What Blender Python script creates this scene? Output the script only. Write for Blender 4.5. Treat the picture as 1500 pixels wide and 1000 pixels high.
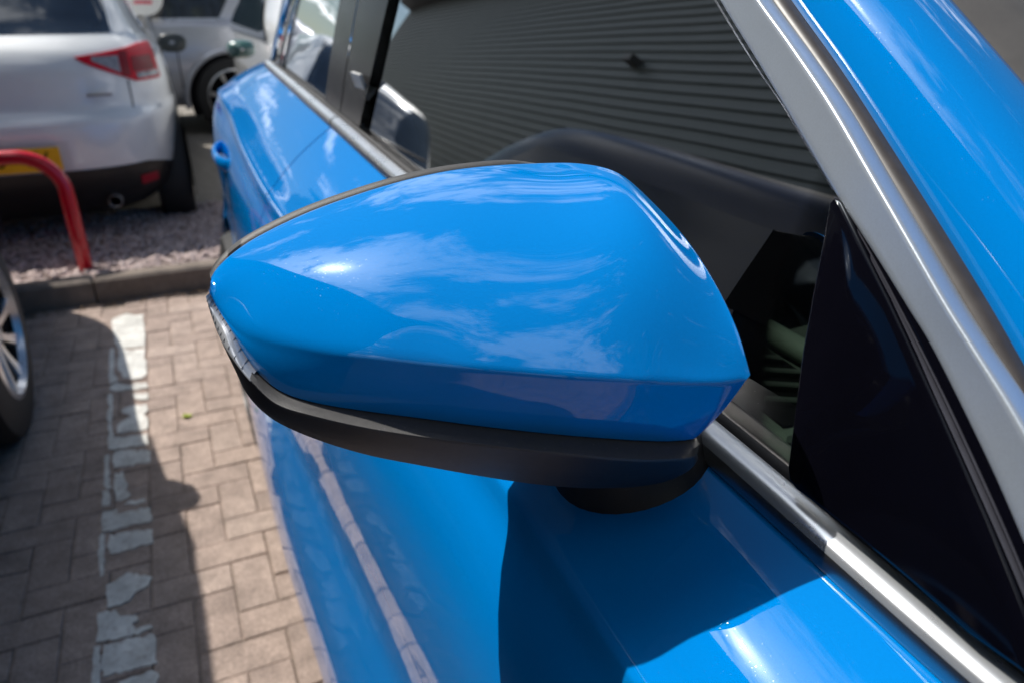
import bpy, math, random
import numpy as np
from mathutils import Vector, Matrix
random.seed(7); RS = np.random.RandomState(5)
for o in list(bpy.data.objects): bpy.data.objects.remove(o)
SC = bpy.context.scene
COL = SC.collection
# ------------------------------------------------------------------ camera
PX = 1500.0
FOC, PITCH, YAW, HC = 1080.0, math.radians(24.6), math.radians(24.6), 1.2
cp, sp, cy_, sy_ = math.cos(PITCH), math.sin(PITCH), math.cos(YAW), math.sin(YAW)
R_ = np.array([cy_, -sy_, 0]); H_ = np.array([sy_, cy_, 0]); Zv = np.array([0, 0, 1.0])
F_ = cp*H_ - sp*Zv; U_ = sp*H_ + cp*Zv
CAM = np.array([0, 0, HC])
cam = bpy.data.cameras.new('camera'); camo = bpy.data.objects.new('camera', cam); COL.objects.link(camo)
M = Matrix(((R_[0], U_[0], -F_[0], 0), (R_[1], U_[1], -F_[1], 0), (R_[2], U_[2], -F_[2], HC), (0, 0, 0, 1)))
camo.matrix_world = M
cam.sensor_width = 36; cam.lens = 36*FOC/PX; cam.clip_start = 0.02; cam.clip_end = 2000
cam.dof.use_dof = True; cam.dof.focus_distance = 0.36; cam.dof.aperture_fstop = 9.5
SC.camera = camo
# ------------------------------------------------------------------ light
SUN = np.array([-0.43, 0.50, 1.0]); SUN /= np.linalg.norm(SUN)
SUN_EL = math.asin(SUN[2]); SUN_ROT = math.atan2(SUN[0], SUN[1])
W = bpy.data.worlds.new('World'); SC.world = W; W.use_nodes = True
nt = W.node_tree; nt.nodes.clear()
def N(nt, t, **k):
    n = nt.nodes.new(t)
    for a, b in k.items():
        if a.startswith('i_'): n.inputs[a[2:].replace('_', ' ')].default_value = b
        else: setattr(n, a, b)
    return n
out = N(nt, 'ShaderNodeOutputWorld')
sky = N(nt, 'ShaderNodeTexSky', sky_type='NISHITA', sun_disc=False, sun_elevation=SUN_EL, sun_rotation=SUN_ROT)
sky.air_density = 1.3; sky.dust_density = 0.4; sky.ozone_density = 2.0
bg = N(nt, 'ShaderNodeBackground', i_Strength=0.05); nt.links.new(sky.outputs[0], bg.inputs['Color'])
tc = N(nt, 'ShaderNodeTexCoord')
# clouds: direction projected on a high layer, so they thin and crowd towards the horizon
sep = N(nt, 'ShaderNodeSeparateXYZ'); nt.links.new(tc.outputs['Generated'], sep.inputs[0])
def math_(nt, op, a, b=None, c=None):
    n = nt.nodes.new('ShaderNodeMath'); n.operation = op
    for i, v in enumerate((a, b, c)):
        if v is None: continue
        if isinstance(v, (int, float)): n.inputs[i].default_value = v
        else: nt.links.new(v, n.inputs[i])
    return n.outputs[0]

CS, CO, CT = 2.6, 27.0, .52
zc = math_(nt, 'ADD', math_(nt, 'MAXIMUM', sep.outputs[2], 0.0), 0.12)
cxn = math_(nt, 'DIVIDE', sep.outputs[0], zc); cyn = math_(nt, 'DIVIDE', sep.outputs[1], zc)
cmb = N(nt, 'ShaderNodeCombineXYZ'); cmb.inputs[2].default_value = CO; nt.links.new(cxn, cmb.inputs[0]); nt.links.new(cyn, cmb.inputs[1])
n1 = N(nt, 'ShaderNodeTexNoise', i_Scale=CS, i_Detail=12.0, i_Roughness=0.66, i_Distortion=0.35); nt.links.new(cmb.outputs[0], n1.inputs['Vector'])
n2 = N(nt, 'ShaderNodeTexNoise', i_Scale=0.8, i_Detail=2.0); nt.links.new(cmb.outputs[0], n2.inputs['Vector'])
near = N(nt, 'ShaderNodeVectorMath', operation='DOT_PRODUCT'); nt.links.new(tc.outputs['Generated'], near.inputs[0]); near.inputs[1].default_value = tuple(SUN)
nearf = math_(nt, 'MULTIPLY', math_(nt, 'POWER', math_(nt, 'MAXIMUM', near.outputs['Value'], 0.0), 22.0), 0.085)
cl = math_(nt, 'ADD', nearf, math_(nt, 'ADD', math_(nt, 'MULTIPLY', n1.outputs[0], 0.62), math_(nt, 'MULTIPLY', n2.outputs[0], 0.38)))
mr = N(nt, 'ShaderNodeMapRange'); mr.interpolation_type = 'SMOOTHSTEP'
mr.inputs['From Min'].default_value = CT; mr.inputs['From Max'].default_value = 0.60; nt.links.new(cl, mr.inputs['Value'])
# clouds brighten towards the sun (forward scattering)
dotn = N(nt, 'ShaderNodeVectorMath', operation='DOT_PRODUCT'); nt.links.new(tc.outputs['Generated'], dotn.inputs[0]); dotn.inputs[1].default_value = tuple(SUN)
glow = math_(nt, 'POWER', math_(nt, 'MAXIMUM', dotn.outputs['Value'], 0.0), 60.0)
glow2 = math_(nt, 'POWER', math_(nt, 'MAXIMUM', dotn.outputs['Value'], 0.0), 1200.0)
cs = math_(nt, 'ADD', math_(nt, 'ADD', math_(nt, 'MULTIPLY', glow, 4.0), 1.8), math_(nt, 'MULTIPLY', glow2, 22.0))
bgc = N(nt, 'ShaderNodeBackground'); bgc.inputs['Color'].default_value = (0.93, 0.96, 1, 1); nt.links.new(cs, bgc.inputs['Strength'])
mx = N(nt, 'ShaderNodeMixShader'); nt.links.new(math_(nt, 'MULTIPLY', mr.outputs[0], 0.85), mx.inputs[0]); nt.links.new(bg.outputs[0], mx.inputs[1]); nt.links.new(bgc.outputs[0], mx.inputs[2])
nt.links.new(mx.outputs[0], out.inputs['Surface'])
sun = bpy.data.lights.new('sun', 'SUN'); sun.energy = 4.6; sun.angle = math.radians(0.53); sun.color = (1, 0.955, 0.88)
suno = bpy.data.objects.new('sun', sun); COL.objects.link(suno); suno.location = (-4, 4, 9)
suno.rotation_euler = Vector(tuple(-SUN)).to_track_quat('-Z', 'Y').to_euler()
vs = SC.view_settings; vs.view_transform = 'Standard'; vs.look = 'None'; vs.exposure = 0.14; vs.gamma = 1.0; vs.use_curve_mapping = False
SC.cycles.max_bounces = 10; SC.cycles.transparent_max_bounces = 16; SC.cycles.use_denoising = True
SC.cycles.sample_clamp_indirect = 8.0; SC.cycles.caustics_reflective = False; SC.cycles.caustics_refractive = False
# ------------------------------------------------------------------ geometry helpers
def ray(u, v):
    d = (u-750)*R_ + (500-v)*U_ + FOC*F_
    return d
def py(u, v, y):
    d = ray(u, v); return CAM + d*(y/d[1])
def pz(u, v, z):
    d = ray(u, v); return CAM + d*((z-HC)/d[2])
def hit(u, v, f, s0=3e-4):
    d = ray(u, v); s = s0
    for _ in range(60):
        p = CAM + d*s
        s = s + 0.6*(f(p[1], p[2]) - p[0])/d[0]
    return CAM + d*s
def hermite(xs, ys, x):
    xs = np.asarray(xs, float); ys = np.asarray(ys, float); x = np.asarray(x, float)
    h = np.diff(xs); dl = np.diff(ys, axis=0)/(h if ys.ndim == 1 else h[:, None])
    m = np.zeros_like(ys)
    m[0] = dl[0]; m[-1] = dl[-1]
    for i in range(1, len(xs)-1):
        w1 = 2*h[i]+h[i-1]; w2 = h[i]+2*h[i-1]
        a, b = dl[i-1], dl[i]
        with np.errstate(divide='ignore', invalid='ignore'):
            v = (w1+w2)/(w1/a+w2/b)
        m[i] = np.where(a*b > 0, v, 0)
    i = np.clip(np.searchsorted(xs, x, side='right')-1, 0, len(xs)-2)
    xc = np.clip(x, xs[0], xs[-1])
    t = (xc-xs[i])/h[i]; hh = h[i]
    if ys.ndim > 1: t = t[..., None]; hh = hh[..., None]
    r = (2*t**3-3*t**2+1)*ys[i]+(t**3-2*t**2+t)*hh*m[i]+(-2*t**3+3*t**2)*ys[i+1]+(t**3-t**2)*hh*m[i+1]
    ex = x-xc
    if ys.ndim > 1: ex = ex[..., None]
    return r + ex*m[i+(t[..., 0] > 0.5 if ys.ndim > 1 else t > 0.5)]
def catmull(P, n):
    """resample rows of control points (k,d) to n points, Catmull-Rom, uniform parameter"""
    P = np.asarray(P, float); k = len(P); Q = np.vstack([2*P[0]-P[1], P, 2*P[-1]-P[-2]])
    t = np.linspace(0, k-1, n); i = np.minimum(t.astype(int), k-2); f = (t-i)[:, None]
    p0, p1, p2, p3 = Q[i], Q[i+1], Q[i+2], Q[i+3]
    return 0.5*((2*p1)+(-p0+p2)*f+(2*p0-5*p1+4*p2-p3)*f**2+(-p0+3*p1-3*p2+p3)*f**3)
def mesh(name, verts, faces, mat, parent=None, smooth=True, sharp=None):
    me = bpy.data.meshes.new(name); me.from_pydata([tuple(map(float, v)) for v in verts], [], [tuple(int(i) for i in f) for f in faces])
    me.validate(); me.update()
    if smooth:
        me.polygons.foreach_set('use_smooth', [True]*len(me.polygons))
        if sharp: me.set_sharp_from_angle(angle=math.radians(sharp))
    if mat: me.materials.append(mat)
    o = bpy.data.objects.new(name, me); COL.objects.link(o)
    if parent is not None: o.parent = parent
    return o
def gridf(nr, nc, off=0, closed=False, flip=False):
    f = []
    for i in range(nr-1):
        for j in range(nc if closed else nc-1):
            a = off+i*nc+j; b = off+i*nc+(j+1) % nc; c = off+(i+1)*nc+(j+1) % nc; d = off+(i+1)*nc+j
            f.append((a, d, c, b) if flip else (a, b, c, d))
    return f
class MB:
    def __init__(s): s.v = []; s.f = []
    def add(s, V, Fc):
        o = len(s.v); s.v += [tuple(p) for p in V]; s.f += [tuple(i+o for i in f) for f in Fc]; return s
    def grid(s, G, closed=False, flip=False):
        G = np.asarray(G); nr, nc = G.shape[:2]
        return s.add(G.reshape(-1, 3), gridf(nr, nc, 0, closed, flip))
    def box(s, c, d, rz=0, ry=0, rx=0, bev=0):
        x, y, z = d[0]/2, d[1]/2, d[2]/2
        if bev:
            V = []
            for sz in (-1, 1):
                for k in (0, 1):
                    zz = sz*(z-(bev if k == (0 if sz < 0 else 1) and False else 0))
            b = bev
            rings = [(-z, b), (-z+b, 0), (z-b, 0), (z, b)]
            V = []
            for zz, ins in rings:
                xx, yy = x-ins, y-ins
                V += [(-xx, -yy, zz), (xx, -yy, zz), (xx, yy, zz), (-xx, yy, zz)]
            Fc = gridf(4, 4, 0, True) + [(3, 2, 1, 0), (12, 13, 14, 15)]
        else:
            V = [(-x, -y, -z), (x, -y, -z), (x, y, -z), (-x, y, -z), (-x, -y, z), (x, -y, z), (x, y, z), (-x, y, z)]
            Fc = [(3, 2, 1, 0), (4, 5, 6, 7), (0, 1, 5, 4), (1, 2, 6, 5), (2, 3, 7, 6), (3, 0, 4, 7)]
        R = Matrix.Rotation(rz, 3, 'Z') @ Matrix.Rotation(ry, 3, 'Y') @ Matrix.Rotation(rx, 3, 'X')
        V = [tuple(R @ Vector(p) + Vector(tuple(c))) for p in V]
        return s.add(V, Fc)
    def tube(s, pts, r, n=12, caps=True):
        pts = [np.asarray(p, float) for p in pts]; rs = r if hasattr(r, '__len__') else [r]*len(pts)
        prev = None; G = []
        for i, p in enumerate(pts):
            t = pts[min(i+1, len(pts)-1)]-pts[max(i-1, 0)]; t = t/np.linalg.norm(t)
            a = np.array([0, 0, 1.0]) if prev is None else prev
            if abs(np.dot(a, t)) > .95: a = np.array([1.0, 0, 0])
            a = a-np.dot(a, t)*t; a /= np.linalg.norm(a); prev = a; b = np.cross(t, a)
            G.append([p+rs[i]*(math.cos(q)*a+math.sin(q)*b) for q in np.linspace(0, 2*math.pi, n, endpoint=False)])
        o = len(s.v); s.grid(G, closed=True)
        if caps:
            s.f.append(tuple(o+k for k in range(n))[::-1]); s.f.append(tuple(o+(len(pts)-1)*n+k for k in range(n)))
        return s
    def ring(s, c, axis, prof, n=48):
        """lathe: prof = [(r, h)] about axis 'X' through c (closed loop if first == last)"""
        G = []
        for (r, h) in prof:
            row = []
            for q in np.linspace(0, 2*math.pi, n, endpoint=False):
                if axis == 'X': row.append((c[0]+h, c[1]+r*math.cos(q), c[2]+r*math.sin(q)))
                elif axis == 'Z': row.append((c[0]+r*math.cos(q), c[1]+r*math.sin(q), c[2]+h))
                else: row.append((c[0]+r*math.cos(q), c[1]+h, c[2]+r*math.sin(q)))
            G.append(row)
        return s.grid(G, closed=True)
    def build(s, name, mat, parent=None, smooth=False, sharp=None): return mesh(name, s.v, s.f, mat, parent, smooth, sharp)
def empty(name, loc=(0, 0, 0), rz=0):
    o = bpy.data.objects.new(name, None); COL.objects.link(o); o.location = loc; o.rotation_euler = (0, 0, rz); o.empty_display_size = .1
    return o
def tag(o, label=None, cat=None, group=None, kind=None):
    if label: o['label'] = label
    if cat: o['category'] = cat
    if group: o['group'] = group
    if kind: o['kind'] = kind
    return o
# ------------------------------------------------------------------ materials
def mat(name, base=(.5, .5, .5), rough=.5, metal=0, coat=0, coat_rough=.02, ior=1.5, coat_ior=1.5, noise=None, bump=None, spec=.5, alpha=None):
    """noise=(scale, amount) varies colour; bump=(scale, distance)"""
    m = bpy.data.materials.new(name); m.use_nodes = True; t = m.node_tree; b = t.nodes['Principled BSDF']
    b.inputs['Base Color'].default_value = (*base, 1); b.inputs['Roughness'].default_value = rough; b.inputs['Metallic'].default_value = metal
    b.inputs['Coat Weight'].default_value = coat; b.inputs['Coat Roughness'].default_value = coat_rough; b.inputs['IOR'].default_value = ior
    b.inputs['Coat IOR'].default_value = coat_ior; b.inputs['Specular IOR Level'].default_value = spec
    g = N(t, 'ShaderNodeTexCoord')
    if noise:
        n = N(t, 'ShaderNodeTexNoise', i_Scale=noise[0], i_Detail=6.0, i_Roughness=.65); t.links.new(g.outputs['Object'], n.inputs['Vector'])
        r = N(t, 'ShaderNodeMapRange'); r.inputs['From Min'].default_value = .3; r.inputs['From Max'].default_value = .7
        r.inputs['To Min'].default_value = 1-noise[1]; r.inputs['To Max'].default_value = 1+noise[1]; t.links.new(n.outputs[0], r.inputs['Value'])
        v = N(t, 'ShaderNodeVectorMath', operation='SCALE'); v.inputs[0].default_value = base; t.links.new(r.outputs[0], v.inputs['Scale'])
        t.links.new(v.outputs[0], b.inputs['Base Color'])
        rr = N(t, 'ShaderNodeMapRange'); rr.inputs['To Min'].default_value = max(0, rough-.06); rr.inputs['To Max'].default_value = min(1, rough+.08); t.links.new(n.outputs[0], rr.inputs['Value'])
        t.links.new(rr.outputs[0], b.inputs['Roughness'])
    if bump:
        n = N(t, 'ShaderNodeTexNoise', i_Scale=bump[0], i_Detail=4.0); t.links.new(g.outputs['Object'], n.inputs['Vector'])
        k = N(t, 'ShaderNodeBump', i_Strength=1.0); k.inputs['Distance'].default_value = bump[1]; t.links.new(n.outputs[0], k.inputs['Height']); t.links.new(k.outputs[0], b.inputs['Normal'])
    return m
PAINT = mat('blue_paint', (0.0, .198, .60), .6, coat=1, coat_rough=.006, coat_ior=1.5, noise=(900, .03), spec=0)
# faint dust on the paint: slightly rougher coat in patches
t = PAINT.node_tree; b = t.nodes['Principled BSDF']; g = N(t, 'ShaderNodeTexCoord')
dn = N(t, 'ShaderNodeTexNoise', i_Scale=1400.0, i_Detail=1.0); t.links.new(g.outputs['Object'], dn.inputs['Vector'])
dr = N(t, 'ShaderNodeMapRange'); dr.inputs['From Min'].default_value = .74; dr.inputs['From Max'].default_value = .8; dr.inputs['To Min'].default_value = 0.006; dr.inputs['To Max'].default_value = .35
t.links.new(dn.outputs[0], dr.inputs['Value']); t.links.new(dr.outputs[0], b.inputs['Coat Roughness'])
ob = N(t, 'ShaderNodeTexNoise', i_Scale=26.0, i_Detail=1.0); t.links.new(g.outputs['Object'], ob.inputs['Vector'])
bk = N(t, 'ShaderNodeBump', i_Strength=1.0); bk.inputs['Distance'].default_value = .00012; t.links.new(ob.outputs[0], bk.inputs['Height']); t.links.new(bk.outputs[0], b.inputs['Coat Normal'])
BLACKPL = mat('grained_black_plastic', (.012, .012, .014), .42, noise=(300, .15), bump=(2600, .00012))
LEDGE = mat('grey_black_plastic', (.042, .041, .042), .5, noise=(400, .15), bump=(2600, .00012))
GLOSSBLK = mat('gloss_black', (.0025, .0025, .005), .035, noise=(40, .1), spec=.4)
PILBLK = mat('pillar_black', (.02, .019, .019), .22, noise=(40, .15), spec=.35)
RUBBER = mat('rubber', (.028, .026, .026), .55, noise=(300, .2), bump=(1500, .0001))
BROWNRUB = mat('weathered_rubber', (.045, .038, .035), .42, noise=(60, .2))
ALU = mat('satin_aluminium', (.66, .69, .73), .27, metal=.75, noise=(9, .03))
ALUD = mat('dark_satin_aluminium', (.42, .42, .43), .3, metal=1, noise=(9, .03))
ALUP = mat('brushed_pillar_trim', (.54, .60, .68), .34, metal=.62, noise=(1100, .05))
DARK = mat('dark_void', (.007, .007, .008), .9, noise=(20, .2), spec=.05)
INTER = mat('dark_interior', (.012, .013, .015), .7, noise=(60, .2), bump=(900, .0003))
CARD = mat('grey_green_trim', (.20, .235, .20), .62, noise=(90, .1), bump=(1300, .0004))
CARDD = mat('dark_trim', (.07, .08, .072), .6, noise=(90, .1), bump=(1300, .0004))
WHITE = mat('white_pearl_paint', (.70, .72, .74), .3, coat=1, coat_rough=.03, noise=(3, .04))
SILVER = mat('silver_paint', (.46, .475, .53), .32, metal=.5, coat=1, coat_rough=.03, noise=(600, .06))
DARKCAR = mat('dark_blue_paint', (.005, .007, .015), .25, noise=(600, .1), spec=.10)
RED = mat('red_gloss_paint', (.58, .004, .02), .28, coat=.5, noise=(12, .1))
REDLENS = mat('red_lens', (.60, .0, .02), .4, noise=(9, .12), spec=.2)
DKRED = mat('dark_red_lens', (.22, .0, .01), .35, spec=.3, noise=(25, .2))
CLEARLENS = mat('pale_lens', (.26, .25, .28), .25, coat=.5, noise=(30, .3))
YELLOW = mat('yellow_plate', (.80, .46, .02), .35, noise=(20, .05))
TYRE = mat('tyre_rubber', (.018, .018, .019), .7, noise=(30, .25), bump=(120, .0008))
RIM = mat('alloy_rim', (.72, .72, .73), .28, metal=.85, noise=(20, .06))
RIMD = mat('rim_shadow_metal', (.02, .02, .02), .6, noise=(20, .1))
def dust(m, scale, thr, col, amt=.8):
    t = m.node_tree; b = t.nodes['Principled BSDF']; src = b.inputs['Base Color'].links[0].from_socket; g = N(t, 'ShaderNodeTexCoord')
    v = N(t, 'ShaderNodeTexVoronoi', i_Scale=scale); t.links.new(g.outputs['Object'], v.inputs['Vector']); sc_ = N(t, 'ShaderNodeSeparateColor'); t.links.new(v.outputs['Color'], sc_.inputs[0])
    f = math_(t, 'MULTIPLY', math_(t, 'MULTIPLY', math_(t, 'LESS_THAN', v.outputs['Distance'], .20), math_(t, 'GREATER_THAN', sc_.outputs[0], thr)), amt)
    mm = N(t, 'ShaderNodeMix', data_type='RGBA'); t.links.new(f, mm.inputs[0]); t.links.new(src, mm.inputs[6]); mm.inputs[7].default_value = (*col, 1); t.links.new(mm.outputs[2], b.inputs['Base Color'])
dust(BLACKPL, 900, .97, (.12, .12, .12)); dust(LEDGE, 900, .96, (.16, .15, .15))
def glass(name, tint, ior=1.5, rough=0.0):
    m = bpy.data.materials.new(name); m.use_nodes = True; t = m.node_tree; t.nodes.clear()
    o = N(t, 'ShaderNodeOutputMaterial'); tr = N(t, 'ShaderNodeBsdfTransparent'); tr.inputs[0].default_value = (*tint, 1)
    gl = N(t, 'ShaderNodeBsdfGlossy'); gl.inputs['Roughness'].default_value = rough; gl.inputs[0].default_value = (1, 1, 1, 1)
    fr = N(t, 'ShaderNodeFresnel', i_IOR=ior); mxx = N(t, 'ShaderNodeMixShader')
    # pane of two surfaces: about 1.8 x single Fresnel
    k = math_(t, 'MINIMUM', math_(t, 'MULTIPLY', fr.outputs[0], 1.8), 1.0)
    nn = N(t, 'ShaderNodeTexNoise', i_Scale=3.0); g = N(t, 'ShaderNodeTexCoord'); t.links.new(g.outputs['Object'], nn.inputs['Vector'])
    bb = N(t, 'ShaderNodeBump'); bb.inputs['Distance'].default_value = .0006; t.links.new(nn.outputs[0], bb.inputs['Height']); t.links.new(bb.outputs[0], gl.inputs['Normal'])
    t.links.new(k, mxx.inputs[0]); t.links.new(tr.outputs[0], mxx.inputs[1]); t.links.new(gl.outputs[0], mxx.inputs[2]); t.links.new(mxx.outputs[0], o.inputs[0])
    return m
GLASS = glass('tinted_side_glass', (.40, .47, .43))
GLASSD = glass('privacy_glass', (.05, .055, .06))
GLASSC = glass('clear_lens', (.93, .93, .95))
MIRROR = mat('mirror_silver', (.85, .88, .9), .01, metal=1, noise=(2, .01))
def stone(name, cols, scale=60, rough=.85, speck=(.75, .5), bumpd=.0015, glint=0):
    m = bpy.data.materials.new(name); m.use_nodes = True; t = m.node_tree; b = t.nodes['Principled BSDF']; b.inputs['Roughness'].default_value = rough
    g = N(t, 'ShaderNodeTexCoord'); oi = N(t, 'ShaderNodeObjectInfo'); geo = N(t, 'ShaderNodeNewGeometry')
    pos = geo.outputs['Position']
    cr = N(t, 'ShaderNodeValToRGB'); cr.color_ramp.elements[0].color = (*cols[0], 1); cr.color_ramp.elements[1].color = (*cols[-1], 1)
    for i, c in enumerate(cols[1:-1]): e = cr.color_ramp.elements.new((i+1)/(len(cols)-1)); e.color = (*c, 1)
    big = N(t, 'ShaderNodeTexNoise', i_Scale=2.3, i_Detail=3.0); t.links.new(pos, big.inputs['Vector'])
    isl = math_(t, 'ADD', math_(t, 'MULTIPLY', oi.outputs['Random'], .5), math_(t, 'MULTIPLY', geo.outputs['Random Per Island'], .12))
    t.links.new(math_(t, 'ADD', isl, math_(t, 'MULTIPLY', big.outputs[0], .55)), cr.inputs[0])
    fine = N(t, 'ShaderNodeTexNoise', i_Scale=scale*4, i_Detail=8.0, i_Roughness=.75); t.links.new(pos, fine.inputs['Vector'])
    fr = N(t, 'ShaderNodeMapRange'); fr.inputs['From Min'].default_value = .3; fr.inputs['From Max'].default_value = .7; fr.inputs['To Min'].default_value = speck[0]; fr.inputs['To Max'].default_value = 2-speck[0]
    t.links.new(fine.outputs[0], fr.inputs['Value'])
    blot = N(t, 'ShaderNodeTexNoise', i_Scale=14.0, i_Detail=5.0, i_Roughness=.7); t.links.new(pos, blot.inputs['Vector'])
    br = N(t, 'ShaderNodeMapRange'); br.inputs['From Min'].default_value = .3; br.inputs['From Max'].default_value = .7; br.inputs['To Min'].default_value = .66; br.inputs['To Max'].default_value = 1.2; t.links.new(blot.outputs[0], br.inputs['Value'])
    v = N(t, 'ShaderNodeVectorMath', operation='SCALE'); t.links.new(cr.outputs[0], v.inputs[0]); t.links.new(math_(t, 'MULTIPLY', fr.outputs[0], br.outputs[0]), v.inputs['Scale'])
    t.links.new(v.outputs[0], b.inputs['Base Color'])
    k = N(t, 'ShaderNodeBump', i_Strength=1.0); k.inputs['Distance'].default_value = bumpd; t.links.new(fine.outputs[0], k.inputs['Height']); t.links.new(k.outputs[0], b.inputs['Normal'])
    if glint:
        vo = N(t, 'ShaderNodeTexVoronoi', i_Scale=glint); t.links.new(pos, vo.inputs['Vector'])
        s_ = N(t, 'ShaderNodeSeparateColor'); t.links.new(vo.outputs['Color'], s_.inputs[0])
        lt = math_(t, 'LESS_THAN', vo.outputs['Distance'], .33); pick = math_(t, 'GREATER_THAN', s_.outputs[0], .86)
        q = math_(t, 'MULTIPLY', lt, pick)
        mixr = N(t, 'ShaderNodeMapRange'); mixr.inputs['To Min'].default_value = rough; mixr.inputs['To Max'].default_value = .22; t.links.new(q, mixr.inputs['Value']); t.links.new(mixr.outputs[0], b.inputs['Roughness'])
    return m
PAVER = stone('block_paving', [(.285, .215, .18), (.40, .305, .255), (.335, .255, .215), (.46, .36, .305)], 40, .8, glint=150, speck=(.52, .5), bumpd=.0025)
SANDM = stone('jointing_sand', [(.20, .155, .12), (.26, .205, .165)], 90, .95)
KERBM = stone('concrete_kerb', [(.17, .135, .11), (.23, .19, .16)], 50, .85)
ASPH = stone('asphalt', [(.055, .055, .058), (.085, .083, .082)], 60, .85)
ROADL = stone('pale_concrete_yard', [(.22, .20, .175), (.28, .255, .225)], 40, .85)
PEB = stone('pinkish_gravel', [(.30, .22, .205), (.60, .49, .46), (.38, .29, .27), (.70, .62, .59)], 40, .8)
GRAVB = stone('gravel_bed', [(.16, .12, .105), (.25, .20, .18)], 60, .95)
PAVER_T = (.30, .23, .19)
LINE = stone('worn_white_road_paint', [(.58, .57, .53), (.70, .69, .65)], 70, .65, speck=(.85, .5), bumpd=.0006)

# wear in the painted line: the blocks' own colour shows through in fine patches
t = LINE.node_tree; b = t.nodes['Principled BSDF']; src = b.inputs['Base Color'].links[0].from_socket
geo = N(t, 'ShaderNodeNewGeometry'); wn = N(t, 'ShaderNodeTexNoise', i_Scale=85.0, i_Detail=6.0, i_Roughness=.75); t.links.new(geo.outputs['Position'], wn.inputs['Vector'])
wr = N(t, 'ShaderNodeMapRange'); wr.inputs['From Min'].default_value = .53; wr.inputs['From Max'].default_value = .66; wr.inputs['To Max'].default_value = .75; t.links.new(wn.outputs[0], wr.inputs['Value'])
mc = N(t, 'ShaderNodeMix', data_type='RGBA'); t.links.new(wr.outputs[0], mc.inputs[0]); t.links.new(src, mc.inputs[6]); mc.inputs[7].default_value = (*PAVER_T, 1); t.links.new(mc.outputs[2], b.inputs['Base Color'])
# ================================================================== GROUND
def sheet(name, x0, x1, y0, y1, z, m):
    return tag(mesh(name, [(x0, y0, z), (x1, y0, z), (x1, y1, z), (x0, y1, z)], [(0, 1, 2, 3)], m, smooth=False), kind='structure')
YK = 3.50                      # face of the kerb
sheet('ground', -300, 300, -300, 300, -0.03, ASPH)
pav = sheet('pavement', -7, 6, -4, YK+.02, -0.0058, SANDM)
sheet('yard_road', -30, 30, 4.95, 40, 0.0, ROADL)
gb = sheet('gravel_bed', -9, 9, YK+.1, 4.95, 0.062, GRAVB)
# herringbone block paving, 200 x 100 x 60 blocks in view as single objects
def paver_mesh(name, L, Wd, seed):
    r = random.Random(seed); h = .06; b = .003
    x, y = L/2-.0013, Wd/2-.0013
    V = []
    for zz, ins in ((-h, 0), (-b, 0), (0, b)):
        for sx, sy in ((-1, -1), (1, -1), (1, 1), (-1, 1)):
            V.append((sx*(x-ins)+r.uniform(-.0008, .0008), sy*(y-ins)+r.uniform(-.0008, .0008), zz+r.uniform(-.0006, .0006)*(zz == 0)))
    Fc = gridf(3, 4, 0, True)+[(8, 9, 10, 11)]
    me = bpy.data.meshes.new(name); me.from_pydata(V, [], Fc); me.update(); me.materials.append(PAVER); return me
PM = [paver_mesh('paver', .172, .086, k) for k in range(5)]
blocks = []
m_ = .086
for i in range(-84, 84):
    for j in range(-84, 84):
        # 90-degree herringbone: cells where (i-j) mod 4 decides the block
        k = (i-j) % 4
        if k == 0: blocks.append(((i+1)*m_, (j+.5)*m_, 0.0))          # lies along x over cells i,i+1
        elif k == 3: blocks.append(((i+.5)*m_, (j+1)*m_, math.pi/2))   # lies along y over cells j,j+1
def cell_ok():
    occ = {}
    return occ
x_off, y_off = -.035, YK-38*.086
blk = [(x+x_off, y+y_off, a) for x, y, a in blocks if -6.5 < x+x_off < 5.5 and -3.6 < y+y_off < YK-.03]
def inview(x, y, z):
    p = np.array([x, y, z])-CAM; f = p@F_
    if f < .1: return None
    return 750+FOC*(p@R_)/f, 500-FOC*(p@U_)/f, f
vis = []
rest = MB()
for b_ in blk:
    q = inview(b_[0], b_[1], 0)
    if q and -60 < q[0] < 520 and 380 < q[1] < 1120 and b_[0] < .28 and b_[0] > -1.7: vis.append((q[2], b_))
    else: rest.box((b_[0], b_[1], -.03), ((.169, .083, .06) if b_[2] == 0 else (.083, .169, .06)))
vis.sort(key=lambda q: q[0])
for n_, (d_, b_) in enumerate(vis):
    if n_ < 300:
        o = bpy.data.objects.new('paver', random.choice(PM)); COL.objects.link(o); o.parent = pav
        o.location = (b_[0], b_[1], random.uniform(-.0024, .0008)); o.rotation_euler = (random.uniform(-.006, .006), random.uniform(-.006, .006), b_[2]+random.choice((0, math.pi))+random.uniform(-.006, .006))
    else: rest.box((b_[0], b_[1], -.03), ((.169, .083, .06) if b_[2] == 0 else (.083, .169, .06)))
tag(rest.build('paver_blocks', PAVER, pav), kind='stuff')
# kerb stones
kerb = tag(empty('kerb', (0, YK, 0)), kind='structure')
kx = -4.9; k = 0
while kx < 3:
    L = .9
    if -2.2 < kx < 1: L = .9
    m0 = MB().box((kx+L/2, .05, .03), (L-.008, .1+random.uniform(-.004, .004), .16), rz=random.uniform(-.003, .003), bev=.012)
    m0.build('kerb_stone', KERBM, kerb); kx += L
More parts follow.
